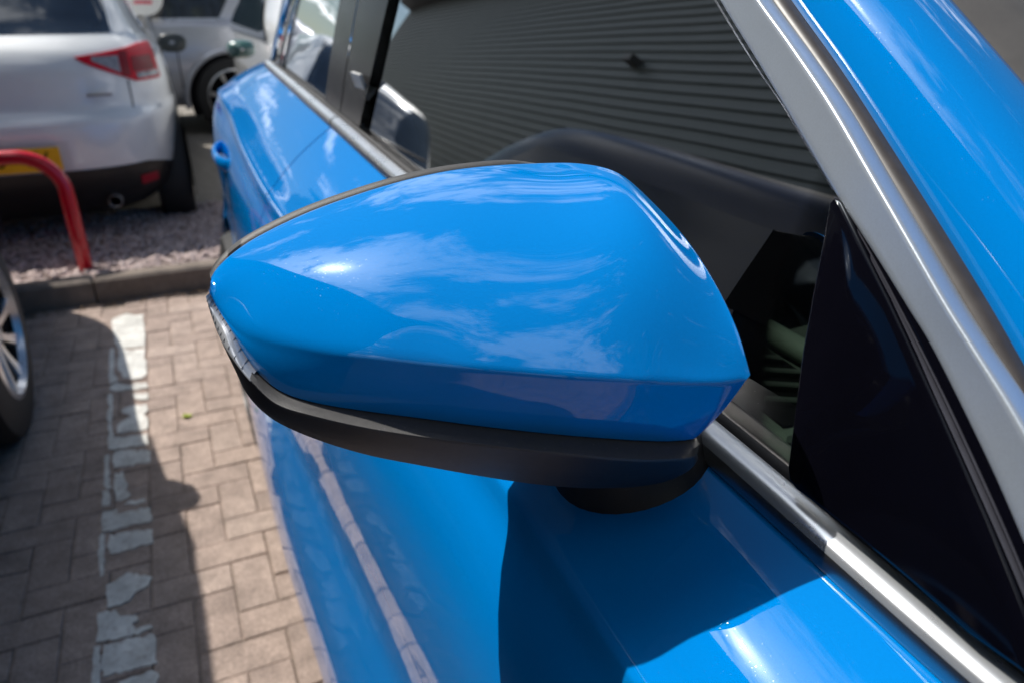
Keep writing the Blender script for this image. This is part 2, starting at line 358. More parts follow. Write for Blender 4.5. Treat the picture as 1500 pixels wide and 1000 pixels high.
# gravel pebbles
ico = []
phi = (1+5**.5)/2
IV = np.array([(-1, phi, 0), (1, phi, 0), (-1, -phi, 0), (1, -phi, 0), (0, -1, phi), (0, 1, phi), (0, -1, -phi), (0, 1, -phi), (phi, 0, -1), (phi, 0, 1), (-phi, 0, -1), (-phi, 0, 1)])/1.9
IF = np.array([(0, 11, 5), (0, 5, 1), (0, 1, 7), (0, 7, 10), (0, 10, 11), (1, 5, 9), (5, 11, 4), (11, 10, 2), (10, 7, 6), (7, 1, 8), (3, 9, 4), (3, 4, 2), (3, 2, 6), (3, 6, 8), (3, 8, 9), (4, 9, 5), (2, 4, 11), (6, 2, 10), (8, 6, 7), (9, 8, 1)])
def pebbles(n, x0, x1, y0, y1, z, r0, r1):
    P = np.c_[RS.uniform(x0, x1, n), RS.uniform(y0, y1, n), z+RS.uniform(-.004, .012, n)]
    r = RS.uniform(r0, r1, n)
    V = IV[None]*(r[:, None]*np.ones((n, 1)))[:, :, None]*RS.uniform(.65, 1.2, (n, 1, 3))*RS.uniform(.8, 1.2, (n, 12, 1))
    V[:, :, 2] *= .7
    a = RS.uniform(0, 6.28, n); c, s = np.cos(a), np.sin(a)
    X = V[:, :, 0]*c[:, None]-V[:, :, 1]*s[:, None]; Y = V[:, :, 0]*s[:, None]+V[:, :, 1]*c[:, None]
    V = np.stack([X, Y, V[:, :, 2]], -1)+P[:, None]
    return V.reshape(-1, 3), (IF[None]+12*np.arange(n)[:, None, None]).reshape(-1, 3)
V1, F1 = pebbles(9000, -1.6, .9, YK+.105, 4.93, .066, .007, .017)
V2, F2 = pebbles(7000, -5, 5, YK+.105, 4.93, .066, .010, .022)
V = np.vstack([V1, V2]); Fp = np.vstack([F1, F2+len(V1)])
me = bpy.data.meshes.new('gravel'); me.vertices.add(len(V)); me.vertices.foreach_set('co', V.ravel()); me.loops.add(Fp.size); me.loops.foreach_set('vertex_index', Fp.ravel())
me.polygons.add(len(Fp)); me.polygons.foreach_set('loop_start', np.arange(0, Fp.size, 3)); me.update(calc_edges=True); me.materials.append(PEB)
go = bpy.data.objects.new('gravel', me); COL.objects.link(go); tag(go, 'pinkish stone chippings filling the strip behind the kerb', 'gravel', kind='stuff')
# dead leaf litter and dirt along the kerb foot: small chips
V3, F3 = pebbles(500, -1.6, .25, YK-.07, YK-.002, .002, .002, .006)
tag(mesh('kerb_litter', V3, F3, stone('dry_leaf_litter', [(.20, .13, .08), (.30, .21, .14)], 60, .9), smooth=False), 'dry crumbled leaf litter gathered along the foot of the kerb', 'litter', kind='stuff')
# worn white bay line: patches of paint on the blocks
bay = tag(empty('bay_line', (0, 0, 0)), kind='structure')
def poly_px(pts, z=.0026, name='paint_patch'):
    P = []
    n = len(pts)
    for i in range(n):
        a = np.array(pts[i], float); c = np.array(pts[(i+1) % n], float)
        L = np.linalg.norm(c-a); k = max(1, int(L/6))
        for q in range(k):
            w = a+(c-a)*q/k
            if q: w += RS.normal(0, 1.1, 2)
            g3 = pz(w[0], w[1], z); P.append((g3[0], g3[1], z))
    n = len(P); top = P; V = top+[(x, y, z-.0024) for x, y, z in top]
    Fc = [tuple(range(n))]+[(i, i+n, (i+1) % n+n, (i+1) % n) for i in range(n)]
    a = sum(P[i][0]*P[(i+1) % n][1]-P[(i+1) % n][0]*P[i][1] for i in range(n))
    if a < 0: Fc = [f[::-1] for f in Fc]
    return mesh(name, V, Fc, LINE, bay, smooth=False)
Z4 = lambda L: [(x*.3, 420+y*.3) for x, y in L]
Z5 = lambda L: [(100+x*.3, 700+y*.3) for x, y in L]
for L in ([(548, 160), (600, 138), (700, 135), (706, 290), (580, 305), (560, 270), (550, 200)],
          [(580, 312), (706, 300), (716, 420), (690, 445), (650, 450), (600, 440), (575, 400)],
          [(540, 300), (556, 300), (556, 420), (575, 450), (535, 470), (528, 430)],
          [(540, 478), (570, 465), (640, 478), (715, 465), (722, 490), (560, 506), (535, 500)],
          [(650, 520), (722, 515), (724, 545), (690, 548), (650, 535)],
          [(590, 600), (640, 578), (715, 570), (722, 600), (700, 620), (722, 640), (720, 690), (570, 710), (575, 670), (640, 630), (600, 615)],
          [(530, 520), (550, 520), (548, 690), (560, 735), (720, 715), (724, 765), (530, 790), (525, 740)],
          [(565, 800), (660, 790), (670, 805), (690, 790), (735, 800), (735, 850), (560, 880), (548, 850), (550, 820)],
          [(512, 820), (534, 815), (534, 960), (545, 975), (520, 990), (505, 960)],
          [(560, 905), (600, 895), (605, 930), (625, 960), (615, 985), (640, 1010), (600, 1040), (565, 1040), (555, 960)]): poly_px(Z4(L))
for L in ([(165, 60), (198, 60), (200, 130), (165, 135)],
          [(170, 160), (235, 148), (245, 175), (400, 138), (408, 205), (165, 260), (160, 210)],
          [(290, 112), (370, 95), (378, 112), (270, 130)],
          [(205, 272), (410, 248), (415, 312), (205, 368), (190, 330)],
          [(160, 270), (178, 270), (175, 465), (155, 478), (148, 400)],
          [(185, 520), (230, 500), (290, 458), (410, 478), (390, 520), (330, 550), (290, 600), (190, 630)],
          [(145, 655), (230, 640), (250, 670), (330, 665), (345, 690), (310, 710), (330, 735), (400, 712), (415, 730), (300, 770), (135, 800)],
          [(175, 812), (415, 758), (430, 780), (425, 880), (438, 900), (170, 965), (160, 900)],
          [(122, 820), (158, 815), (150, 1060), (112, 1060)],
          [(250, 990), (410, 935), (440, 950), (420, 1060), (240, 1060)]): poly_px(Z5(L))
# small weed in a joint
wd = MB(); wc = pz(274, 610, 0)
for k in range(16):
    a = k*2.4; L = random.uniform(.010, .019); el = random.uniform(.1, .7)
    d = np.array([math.cos(a)*math.cos(el), math.sin(a)*math.cos(el), math.sin(el)]); s = np.array([-math.sin(a), math.cos(a), 0])*L*.28
    b0 = wc+np.array([0, 0, .001]); wd.add([b0, b0+d*L*.5+s, b0+d*L, b0+d*L*.5-s], [(0, 1, 2, 3)])
tag(wd.build('weed', mat('weed_leaf', (.38, .46, .03), .5, noise=(80, .25))), 'tiny yellow green weed sprouting between paving blocks beside the blue car', 'weed')
# red hoop barrier
hp = [pz(127, 398, .06)]
hx, hy = hp[0][0], hp[0][1]
zt = .60; rr = .17; path = [(hx, hy, 0.0), (hx, hy, .25)]
for q in np.linspace(0, math.pi/2, 14): path.append((hx-rr+rr*math.cos(q), hy, zt-rr+rr*math.sin(q)))
for q in np.linspace(math.pi/2, math.pi, 14): path.append((hx-1.05+rr+rr*math.cos(q), hy, zt-rr+rr*math.sin(q)))
path += [(hx-1.05, hy, .25), (hx-1.05, hy, 0)]
hb = empty('hoop_barrier', (hx, hy, 0)); tag(hb, 'red painted steel hoop barrier standing in the gravel behind the kerb', 'barrier')
mb = MB().tube([(p[0]-hx, 0, p[2]) for p in path], .031, 20); mb.build('hoop', RED, hb, smooth=True)

# ================================================================== THE BLUE CAR
car = empty('blue_car', (0, 0, 0)); tag(car, 'bright blue hatchback with satin metal window trim, parked nearest the camera', 'car')
CR = [(-1.45, .62, .66), (-1.2, .34, .74), (-.9, .18, .84), (-.5, .13, .915), (0, .133, .942), (.19, .1365, .949), (.31, .1395, .953), (.7, .128, .950), (1.1, .118, .945), (1.5, .124, .958), (1.83, .138, .975), (2.2, .146, .985), (2.5, .188, .975), (2.8, .25, .96), (3.02, .36, .945), (3.1, .47, .94)]
BL = [(-1.45, .80, .70), (-1.2, .50, .80), (-.9, .31, .90), (-.5, .235, .955), (0, .214, .979), (.1, .213, .985), (.25, .214, .995), (.79, .217, 1.019), (1.12, .221, 1.035), (1.6, .236, 1.048), (2.05, .256, 1.056), (2.5, .34, 1.05), (2.8, .42, 1.04), (3.02, .52, 1.02), (3.1, .62, 1.0)]
CR = np.array(CR); BL = np.array(BL)
def crease(y): r = hermite(CR[:, 0], CR[:, 1:], y); return r
def belt(y): return hermite(BL[:, 0], BL[:, 1:], y)
PR = np.array([(0, 0), (.004, -.0012), (.013, -.003), (.022, -.006), (.035, -.0125), (.075, -.024), (.13, -.0305), (.19, -.032), (.25, -.030), (.29, -.031), (.35, -.041), (.42, -.053), (.50, -.0605), (.56, -.0615), (.65, -.052), (.70, -.041), (.73, -.015)])
AX_F, AX_R, ARCH = -.62, 2.02, .375
def zbot(y):
    z = .225
    for a in (AX_F, AX_R):
        d = abs(y-a)
        if d < ARCH: z = max(z, .31+math.sqrt(ARCH**2-d*d))
    return z
XC = 1.02
def flank_row(y, nl=44, ns=14):
    xc, zc = crease(np.array([y]))[0]; xb, zb = belt(np.array([y]))[0]
    z0 = zbot(y); d1 = zc-z0
    dd = np.concatenate([np.array([0, .003, .006, .01, .014, .02, .028]), np.linspace(.036, 1, nl-7)*1.0])
    ds = np.concatenate([dd[:7], .036+(d1-.036)*np.linspace(0, 1, nl-7)])
    xs = xc+hermite(PR[:, 0], PR[:, 1], ds)
    # flare lip round the arches
    low = [(x, y, zc-d) for x, d in zip(xs, ds)][::-1]
    k = np.linspace(0, 1, ns+1)[1:]
    up = [(xc+(xb-xc)*q, y, zc+(zb-zc)*q+.007*math.sin(math.pi*q)*min(1, 4*q)) for q in k]
    return low+up
def panel(name, y0, y1, n, side=1, mtl=PAINT):
    ys = np.linspace(y0, y1, n)
    G = [flank_row(y) for y in ys]
    # turned-in edges at both ends
    def inset(row): return [(x+.012, y, z-.003) for x, y, z in row]
    G = [inset(G[0])]+G+[inset(G[-1])]
    G = np.array(G)
    # turn in the bottom edge
    bot = G[:, :1]+np.array([.03, 0, .004]); G = np.concatenate([bot, G], 1)
    if side < 0: G = G.copy(); G[..., 0] = 2*XC-G[..., 0]
    m0 = MB().grid(G, flip=(side > 0)); return m0.build(name, mtl, car, smooth=True, sharp=50)
SEAM = .0022
panels = {}
for sd in (1, -1):
    panel('front_wing', -1.45, -.12-SEAM, 90, sd)
    panels['front_door', sd] = panel('front_door', -.12+SEAM, 1.12-SEAM, 70, sd)
    panels['rear_door', sd] = panel('rear_door', 1.12+SEAM, 1.92-SEAM, 60, sd)
    panel('rear_wing', 1.92+SEAM, 3.1, 90, sd)
# dark inner shell behind the seams and wheel arches
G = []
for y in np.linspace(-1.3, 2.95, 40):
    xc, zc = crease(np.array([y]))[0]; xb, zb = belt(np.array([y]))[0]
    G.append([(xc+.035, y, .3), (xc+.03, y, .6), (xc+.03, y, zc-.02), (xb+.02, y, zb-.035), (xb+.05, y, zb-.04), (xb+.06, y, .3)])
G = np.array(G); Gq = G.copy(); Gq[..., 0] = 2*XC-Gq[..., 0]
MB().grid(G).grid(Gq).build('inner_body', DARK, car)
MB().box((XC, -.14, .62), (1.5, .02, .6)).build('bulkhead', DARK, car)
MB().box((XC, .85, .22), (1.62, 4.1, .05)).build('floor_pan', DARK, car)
# sill cover, dark strip under the doors
for sd in (1, -1):
    G = []
    for y in np.linspace(AX_F+ARCH, AX_R-ARCH, 40):
        xc, zc = crease(np.array([y]))[0]; x0 = xc-.030
        row = [(x0-.006, y, .222), (x0-.010, y, .205), (x0-.006, y, .185), (x0+.03, y, .175), (x0+.06, y, .21)]
        if sd < 0: row = [(2*XC-x, yy, z) for x, yy, z in row]
        G.append(row)
    MB().grid(G).build('sill_cover', BLACKPL, car, smooth=True)
# nose, bonnet, tail
def cross(y, n=17, crown=.05, zoff=0.0):
    xb, zb = belt(np.array([y]))[0]
    s = np.linspace(0, 1, n)
    return [(xb+(2*XC-2*xb)*q, y, zb+zoff+crown*(1-(2*q-1)**2)**.7) for q in s]
G = [cross(y, crown=.06) for y in np.linspace(-1.45, -.30, 20)]
MB().grid(G).build('bonnet', PAINT, car, smooth=True)
G = []
for q in np.linspace(0, 1, 10):
    row = []
    for s in np.linspace(-1, 1, 21):
        hw = (XC-.62)*(1)+.0; z = .70-.5*q
        row.append((XC+s*(hw+.12*(1-abs(s))), -1.45-.10*math.sin(math.pi*min(1, q*1.1+.15))*(1-s*s*.7), z))
    G.append(row)
MB().grid(G).build('front_bumper', PAINT, car, smooth=True)
G = [cross(y, crown=.02) for y in np.linspace(2.75, 3.1, 8)]
MB().grid(G).build('tailgate_top', PAINT, car, smooth=True)
G = []
for q in np.linspace(0, 1, 12):
    row = []
    for s in np.linspace(-1, 1, 21):
        row.append((XC+s*(.56), 3.1+.09*math.sin(math.pi*q)*(1-s*s*.6), 1.0-.78*q))
    G.append(row)
MB().grid(G).build('tailgate', PAINT, car, smooth=True)
# ---- side glasshouse surface
TUM = .30
def side_x(y, z, off=0.0):
    y = min(max(y, -.4), 2.6)
    xb, zb = belt(np.array([y]))[0]
    dz = z-(zb+.018)
    return xb+.009+TUM*dz+.22*max(dz, 0)**2+off
def ext(P):
    """carry a pillar curve on over its bend into the roof rail"""
    p0 = P[0]; new = []
    for dy, dz in ((.44, .172), (.33, .155), (.22, .120), (.11, .067)):
        y, z = p0[1]+dy, p0[2]+dz; new.append(np.array([p0[0]+side_x(y, z)-side_x(p0[1], p0[2]), y, z]))
    return np.vstack([catmull(np.vstack([new, P[:1]]), 14)[:-1], P])
def strip(name, A, B, off, mtl, parent, n=60, thick=.006, prof=None, sharp=40, up=False):
    """a strip on the side surface between pixel curves A and B; prof: list of (across 0..1, outward m)"""
    A3 = catmull([hit(u, v, lambda y, z: side_x(y, z, off)) for u, v in A], n)
    B3 = catmull([hit(u, v, lambda y, z: side_x(y, z, off)) for u, v in B], n)
    if up: A3, B3 = ext(A3), ext(B3)
    nrm = np.array([-1, 0, .3]); nrm /= np.linalg.norm(nrm)
    prof = prof or [(0, -.004), (0, 0), (.1, thick*.7), (.25, thick), (.75, thick), (.9, thick*.7), (1, 0), (1, -.004)]
    G = np.array([[a+(b-a)*q+nrm*h for q, h in prof] for a, b in zip(A3, B3)])
    return MB().grid(G).build(name, mtl, parent, smooth=True, sharp=sharp), A3, B3
fd = panels['front_door', 1]; rd = panels['rear_door', 1]
# pillar trim curves in the photograph, top to bottom
E_glass = [(985, -110), (1049, 0), (1109, 97), (1150, 156), (1222, 276), (1290, 392), (1365, 535), (1440, 700), (1500, 830), (1560, 960)]
E_l = [(1000, -105), (1057, 0), (1117, 98), (1172, 190), (1232, 292), (1284, 372), (1334, 452), (1375, 520), (1450, 672), (1500, 785), (1575, 960)]
E_r = [(1060, -100), (1127, 0), (1178, 69), (1238, 156), (1298, 258), (1357, 359), (1408, 447), (1455, 520), (1500, 588), (1560, 690), (1650, 850)]
E_b = [(1087, -100), (1155, 0), (1224, 97), (1298, 212), (1362, 313), (1440, 440), (1500, 545), (1570, 665), (1680, 850)]
E_w = [(1300, -105), (1394, 0), (1500, 122), (1600, 238), (1700, 355), (1800, 475), (1950, 660)]
yA_pts = catmull([hit(u, v, lambda y, z: side_x(y, z, .004)) for u, v in E_l], 40)
print('pillar pts', yA_pts[0], yA_pts[20], yA_pts[-1])
trimA, ta, tb = strip('pillar_trim', E_l, E_r, .0, ALUP, fd, up=True, prof=[(0, -.006), (0, .0015), (.04, .003), (.12, .004), (.24, .0045), (.8, .0075), (.9, .0082), (.945, .0078), (.97, .006), (1, .001), (1, -.006)], sharp=60)
rubA, ra, rb = strip('pillar_seal', E_r, E_b, .006, BROWNRUB, fd, up=True, prof=[(0, -.006), (.05, .000), (.3, .0025), (.6, .002), (.85, -.001), (1, -.005)], sharp=60)
# painted A pillar between the seal and the windscreen
def wx(y, z): return side_x(y, z, .055)
n = 50
Bq = ext(catmull([hit(u, v, lambda y, z: side_x(y, z, .010)) for u, v in [(1091, -100), (1159, 0), (1228, 97), (1302, 212), (1366, 313), (1444, 440), (1504, 545), (1574, 665), (1684, 850)]], n))
Wq = ext(catmull([hit(u, v, wx) for u, v in E_w], n))
print('pillar width', np.linalg.norm(Bq-Wq, axis=1)[[0, 20, 40]])
def pillar_grid(B, Wd):
    G = []
    for b3, w3 in zip(B, Wd):
        ax = Bq[43]-Bq[33]; ax = ax/np.linalg.norm(ax)
        wv = w3-b3; nn = np.cross(ax, wv); nn /= np.linalg.norm(nn)
        if nn[0] > 0: nn = -nn
        row = [b3+nn*-.008+wv*0.0]
        for q in np.linspace(0, 1, 22):
            h = .021*(1-(2*q-1)**2)
            row.append(b3+wv*q+nn*h*(1-.5*q))
        row.append(w3-nn*.01)
        G.append(row)
    return np.array(G)
G = pillar_grid(Bq, Wq)
MB().grid(G).build('windscreen_pillar', PAINT, car, smooth=True, sharp=60)
Gm = G.copy(); Gm[..., 0] = 2*XC-Gm[..., 0]; MB().grid(Gm).build('windscreen_pillar', PAINT, car, smooth=True, sharp=60)
# windscreen seal and windscreen
WL = Wq+np.array([.002, -.002, -.004])
WS = Wq+np.array([.032, -.014, .001])
G = np.array([[a, a+(b-a)*.4+np.array([0, 0, .004]), b] for a, b in zip(WL, WS)]); MB().grid(G).build('windscreen_frame', mat('grey_windscreen_border', (.09, .085, .08), .3, coat=.4, noise=(60, .1)), car, smooth=True)
G = []
for a in WS:
    b_ = a.copy(); b_[0] = 2*XC-b_[0]
    G.append([a+(b_-a)*q+np.array([0, -.09*(1-(2*q-1)**2), .0]) for q in np.linspace(0, 1, 15)])
MB().grid(G).build('windscreen', glass('windscreen_glass', (.35, .40, .38)), car, smooth=True)
# roof
yt = float(Bq[0][1]); zt_ = float(Bq[0][2]); xt = float(Bq[0][0])
print('pillar top', yt, zt_, xt)
rows = []
RO = [(yt, zt_, Bq[0]), ]
prof_r = [(yt-.012, zt_, None), (yt+.12, zt_+.010, None), (yt+.40, 1.425, None), (1.6, 1.42, None), (2.1, 1.39, None), (2.55, 1.33, None), (2.75, 1.27, None)]
for (y, z, _) in prof_r:
    x = side_x(y, z, .012)
    row = [(x-.006, y, z-.03), (x, y, z)] + [(x+(2*XC-2*x)*q, y-(.06*(1-(2*q-1)**2) if y < yt+.05 else 0), z+.045*(1-(2*q-1)**2)**.6) for q in np.linspace(0.03, .97, 15)] + [(2*XC-x, y, z), (2*XC-x+.006, y, z-.03)]
    rows.append(row)
MB().grid(catmull(np.array(rows).reshape(len(rows), -1), 40).reshape(40, -1, 3)).build('roof', PAINT, car, smooth=True)
G = []
for q in np.linspace(0, 1, 8):
    y = 2.75+.33*q; z = 1.27-.24*q; xb = side_x(2.6, z, .02)+.1*q
    G.append([(xb+(2*XC-2*xb)*s, y+.03*(1-(2*s-1)**2), z+.02) for s in np.linspace(0, 1, 9)])
MB().grid(G).build('rear_window', GLASSD, car, smooth=True)
# belt strip: two facets, satin metal
def belt_strip(name, y0, y1, par, side=1):
    ys = np.linspace(y0, y1, 60); Gu = []; Gl = []
    for y in ys:
        xb, zb = belt(np.array([y]))[0]
        a = [(xb+.004, y, zb-.004), (xb-.0005, y, zb+.0005), (xb-.0015, y, zb+.003), (xb+.0005, y, zb+.0085)]
        b = [(xb+.0005+.0125*(1-math.cos(q)), y, zb+.0085+.0065*math.sin(q)) for q in np.linspace(.25, math.pi/2, 12)]+[(xb+.0135, y, zb+.01)]
        b[0] = (xb+.0005, y, zb+.0085)
        Gl.append(a); Gu.append(b)
    Gl = np.array(Gl); Gu = np.array(Gu)
    if side < 0:
        for g_ in (Gl, Gu): g_[..., 0] = 2*XC-g_[..., 0]
    o = MB().grid(Gu).build(name, ALU, par, smooth=True, sharp=60)
    MB().grid(Gl).build('trim_lower_edge', ALUD, o if False else par, smooth=True, sharp=60)
for sd in (1, -1):
    belt_strip('waist_trim', -.10, 1.117, panels['front_door', sd], sd); belt_strip('waist_trim', 1.123, 2.05, panels['rear_door', sd], sd)
# inner glass seal along the belt
G = []
for y in np.linspace(-.05, 2.0, 60):
    xb, zb = belt(np.array([y]))[0]
    G.append([(xb+.0125, y, zb+.015), (xb+.0145, y, zb+.0195), (xb+.0175, y, zb+.0185), (xb+.0175, y, zb+.005)])
MB().grid(G).build('glass_seal', RUBBER, fd, smooth=True)
# glass: front door
zA = yA_pts[:, 2]; yA = yA_pts[:, 1]; o_ = np.argsort(zA)
def yA_of(z):
    zz, yy = zA[o_], yA[o_]
    if z > zz[-1]: return yy[-1]+(z-zz[-1])*(1.55+6*(z-zz[-1]))
    return float(np.interp(z, zz, yy))
bp = [hit(u, v, lambda y, z: side_x(y, z, .01)) for u, v in ((571, 0), (548, 100), (526, 196))]
print('B pillar', bp)
def yB_of_(z): return float(np.interp(z, [1.03, 1.4], [1.06, 1.19]))
YB0 = float(np.mean([p[1] for p in bp]))
def glass_sheet(name, f0, f1, z0, z1, mtl, par, off=.016, side=1, nz=14, ny=24):
    G = []
    for z in np.linspace(z0, z1, nz):
        a, b = f0(z), f1(z); G.append([(side_x(y, z, off), y, z) for y in np.linspace(a, b, ny)])
    G = np.array(G)
    if side < 0: G[..., 0] = 2*XC-G[..., 0]
    return MB().grid(G).build(name, mtl, par, smooth=True)
PBz = sorted([(float(p[2]), float(p[1])) for p in bp])
def PB(z): return float(np.interp(z, [a for a, _ in PBz], [b for _, b in PBz])) + (max(0, z-PBz[-1][0])*.35)
for sd in (1, -1):
    glass_sheet('door_glass', lambda z: yA_of(z)-.02, lambda z: 1.10+.22*(z-1.03), .985, 1.385, GLASS, panels['front_door', sd], side=sd)
    glass_sheet('door_glass', lambda z: 1.17+.22*(z-1.03), lambda z: 1.86-.25*(z-1.04), 1.03, 1.385, GLASSD, panels['rear_door', sd], side=sd)
    glass_sheet('quarter_glass', lambda z: 1.88-.25*(z-1.04), lambda z: 2.04-.75*(z-1.05), 1.05, 1.36, GLASSD, car, side=sd)
    glass_sheet('centre_pillar', lambda z: PB(z), lambda z: 1.117+.30*(z-1.03), 1.03, 1.40, PILBLK, panels['front_door', sd], off=.008, side=sd, ny=4)
    glass_sheet('centre_pillar', lambda z: 1.123+.30*(z-1.03), lambda z: 1.24+.34*(z-1.03), 1.03, 1.40, PILBLK, panels['rear_door', sd], off=.008, side=sd, ny=4)
    glass_sheet('rear_door_pillar', lambda z: 1.845-.25*(z-1.04), lambda z: 1.895-.25*(z-1.04), 1.04, 1.40, PILBLK, panels['rear_door', sd], off=.010, side=sd, ny=4)
    glass_sheet('quarter_trim', lambda z: 2.03-.75*(z-1.05), lambda z: 2.06-.75*(z-1.05), 1.045, 1.38, ALU, car, off=.002, side=sd, ny=3)
    glass_sheet('tail_pillar', lambda z: 2.06-.75*(z-1.05), lambda z: 2.62, 1.045, 1.36, PAINT, car, off=.012, side=sd)
# roof side rail trim
G = []
for y in np.linspace(yt, 1.85, 30):
    z = float(np.interp(y, [yt, yt+.12, yt+.4, 1.6, 2.1], [zt_-.005, zt_+.003, 1.415, 1.41, 1.38])); G.append([(side_x(y, z-.03, .004), y, z-.03), (side_x(y, z, .0), y, z-.002)])
MB().grid(G).build('roof_trim', ALU, car)
# black corner panel (sail) : glossy polygon with relief
def side_poly(name, pts, off, mtl, par, th=.004, n=10):
    P = [hit(u, v, lambda y, z: side_x(y, z, off)) for u, v in pts]
    c = sum(P)/len(P); nrm = np.array([-1, 0, .3])/1.044
    V = []; k = len(P)
    for s_, h in ((1.0, -.006), (1.0, -.0012), (.992, .0), (.97, .0006)):
        V += [c+(p-c)*s_+nrm*h for p in P]
    Fc = gridf(4, k, 0, True)+[tuple(3*k+i for i in range(k))]
    return mesh(name, V, Fc, mtl, par, smooth=True, sharp=35)
sail = side_poly('mirror_corner_panel', [(1221, 290), (1229, 296), (1262, 362), (1300, 437), (1340, 520), (1375, 597), (1412, 680), (1450, 765), (1492, 868), (1530, 970), (1560, 1040), (1500, 985), (1420, 929), (1337, 853), (1260, 788), (1202, 742), (1166, 716), (1156, 703), (1154, 685), (1164, 605), (1176, 512), (1190, 435), (1206, 350), (1215, 297)], -.006, GLOSSBLK, fd)
# black channel between sail and trim with ribs of rubber
strip('window_channel', [(1000, -108), (1057, -4), (1119, 98), (1172, 186), (1226, 278), (1262, 352), (1300, 430), (1375, 588), (1450, 755), (1500, 870), (1545, 985)], E_l, -.001, GLOSSBLK, fd, prof=[(0, -.004), (0, .0005), (.5, .001), (1, .001), (1, -.004)])
for k, (wa, wb, hh, mt) in enumerate(((.10, .30, .0035, 'a'), (.36, .46, .002, 'b'))):
    ch = [(1226, 290), (1262, 352), (1300, 430), (1375, 588), (1450, 755), (1500, 870), (1545, 985)]
    er = [(1240, 292), (1290, 380), (1334, 452), (1385, 538), (1455, 680), (1503, 790), (1575, 960)]
    A = [(a[0]+(b[0]-a[0])*wa, a[1]+(b[1]-a[1])*wa) for a, b in zip(ch, er)]; B = [(a[0]+(b[0]-a[0])*wb, a[1]+(b[1]-a[1])*wb) for a, b in zip(ch, er)]
    strip('rubber_bead', A, B, -.001, mat('grey_satin_rubber', (.06, .06, .075), .28, noise=(100, .1)), fd, prof=[(0, 0), (.1, hh*.7), (.5, hh), (.9, hh*.7), (1, 0)])
strip('glass_edge', [(981, -111), (1045, -1), (1105, 96), (1146, 156), (1219, 278)], [(986, -108), (1049, 0), (1109, 98), (1150, 158), (1222, 280)], .002, ALUD, fd, prof=[(0, 0), (.5, .0008), (1, 0)])
# door handle on the rear door
hc = np.array([float(crease(np.array([1.80]))[0][0])-.035, 1.80, .885])
def handle(y, par):
    xc, zc = crease(np.array([y]))[0]; x0 = xc-.022
    pts = [(x0+.012, y-.11, .882), (x0-.004, y-.10, .884), (x0-.018, y-.06, .886), (x0-.022, y, .888), (x0-.018, y+.06, .890), (x0-.004, y+.10, .892), (x0+.012, y+.11, .892)]
    m0 = MB(); G = []
    for p in catmull(pts, 24): G.append([(p[0]+.007*math.cos(a), p[1], p[2]+.014*math.sin(a)) for a in np.linspace(0, 2*math.pi, 14, endpoint=False)])
    m0.grid(G, closed=True).build('door_handle', PAINT, par, smooth=True)
    MB().add([(x0-.001, y-.1, .86), (x0-.001, y+.1, .868), (x0+.003, y+.1, .918), (x0+.003, y-.1, .91)], [(0, 1, 2, 3)])
handle(1.80, rd); handle(.92, fd)
# wheels
def wheel(name, c, side, par, R=.32, w=.2, spokes=10, rimr=.225, tyre=TYRE, rimm=RIM, twist=.12):
    """side=-1: outer face looks to -x (local)"""
    s = side
    prof = [(rimr-.02, -.5*w), (R-.05, -.5*w), (R-.012, -.46*w), (R, -.34*w), (R, .34*w), (R-.012, .46*w), (R-.05, .5*w), (rimr, .5*w), (rimr-.006, .4*w), (rimr-.02, -.4*w), (rimr-.02, -.5*w)]
    ty = MB().ring(c, 'X', [(r, h) for r, h in prof], 56).build(name, tyre, par, smooth=True, sharp=40)
    MB().ring(c, 'X', [(.0, s*.1*w), (rimr-.01, s*.1*w)], 32).build('brake_disc', RIMD, ty)
    m0 = MB().ring(c, 'X', [(rimr-.001, s*.43*w), (rimr+.006, s*.50*w), (rimr-.010, s*.52*w), (rimr-.018, s*.42*w)], 56)
    for k in range(spokes):
        a = 2*math.pi*k/spokes
        for (r0, r1, w0, w1, tw) in ((.03, rimr-.012, .016, .024, twist),):
            pts = []
            for q, ww in ((0, w0), (.5, .013), (1, w1)):
                r = r0+(r1-r0)*q; aa = a+tw*q
                pr = np.array([0, math.cos(aa), math.sin(aa)]); pt = np.array([0, -math.sin(aa), math.cos(aa)])
                h = s*(.36+.10*q)*w
                base = np.array(c)+pr*r+np.array([h, 0, 0])
                pts.append([base-pt*ww-np.array([s*.02, 0, 0]), base-pt*ww*.8, base+pt*ww*.8, base+pt*ww-np.array([s*.02, 0, 0])])
            m0.grid(np.array(pts))
    m0.ring(c, 'X', [(.0, s*.42*w), (.028, s*.42*w), (.045, s*.36*w), (.05, s*.2*w)], 24)
    m0.build('rim', rimm, ty, smooth=True, sharp=40)
    return ty
for ay in (AX_F, AX_R):
    wheel('wheel', (.185, ay, .32), -1, car, R=.325, w=.21, rimm=mat('shadowed_alloy', (.03, .03, .032), .35, metal=.5, noise=(9, .1))); wheel('wheel', (2*XC-.185, ay, .32), 1, car, R=.325, w=.21)  # near-side rims: shadowed look put into a darker alloy colour
for sd in (1, -1):
    for ay in (AX_F, AX_R):
        q = np.linspace(0, math.pi, 30); xo = .115 if sd > 0 else 2*XC-.115
        MB().grid(np.array([[(xo+dx*sd, ay+(ARCH+.002)*math.cos(a), .31+(ARCH+.002)*math.sin(a)) for dx in (0, .28)] for a in q])).build('wheel_arch_liner', DARK, car)
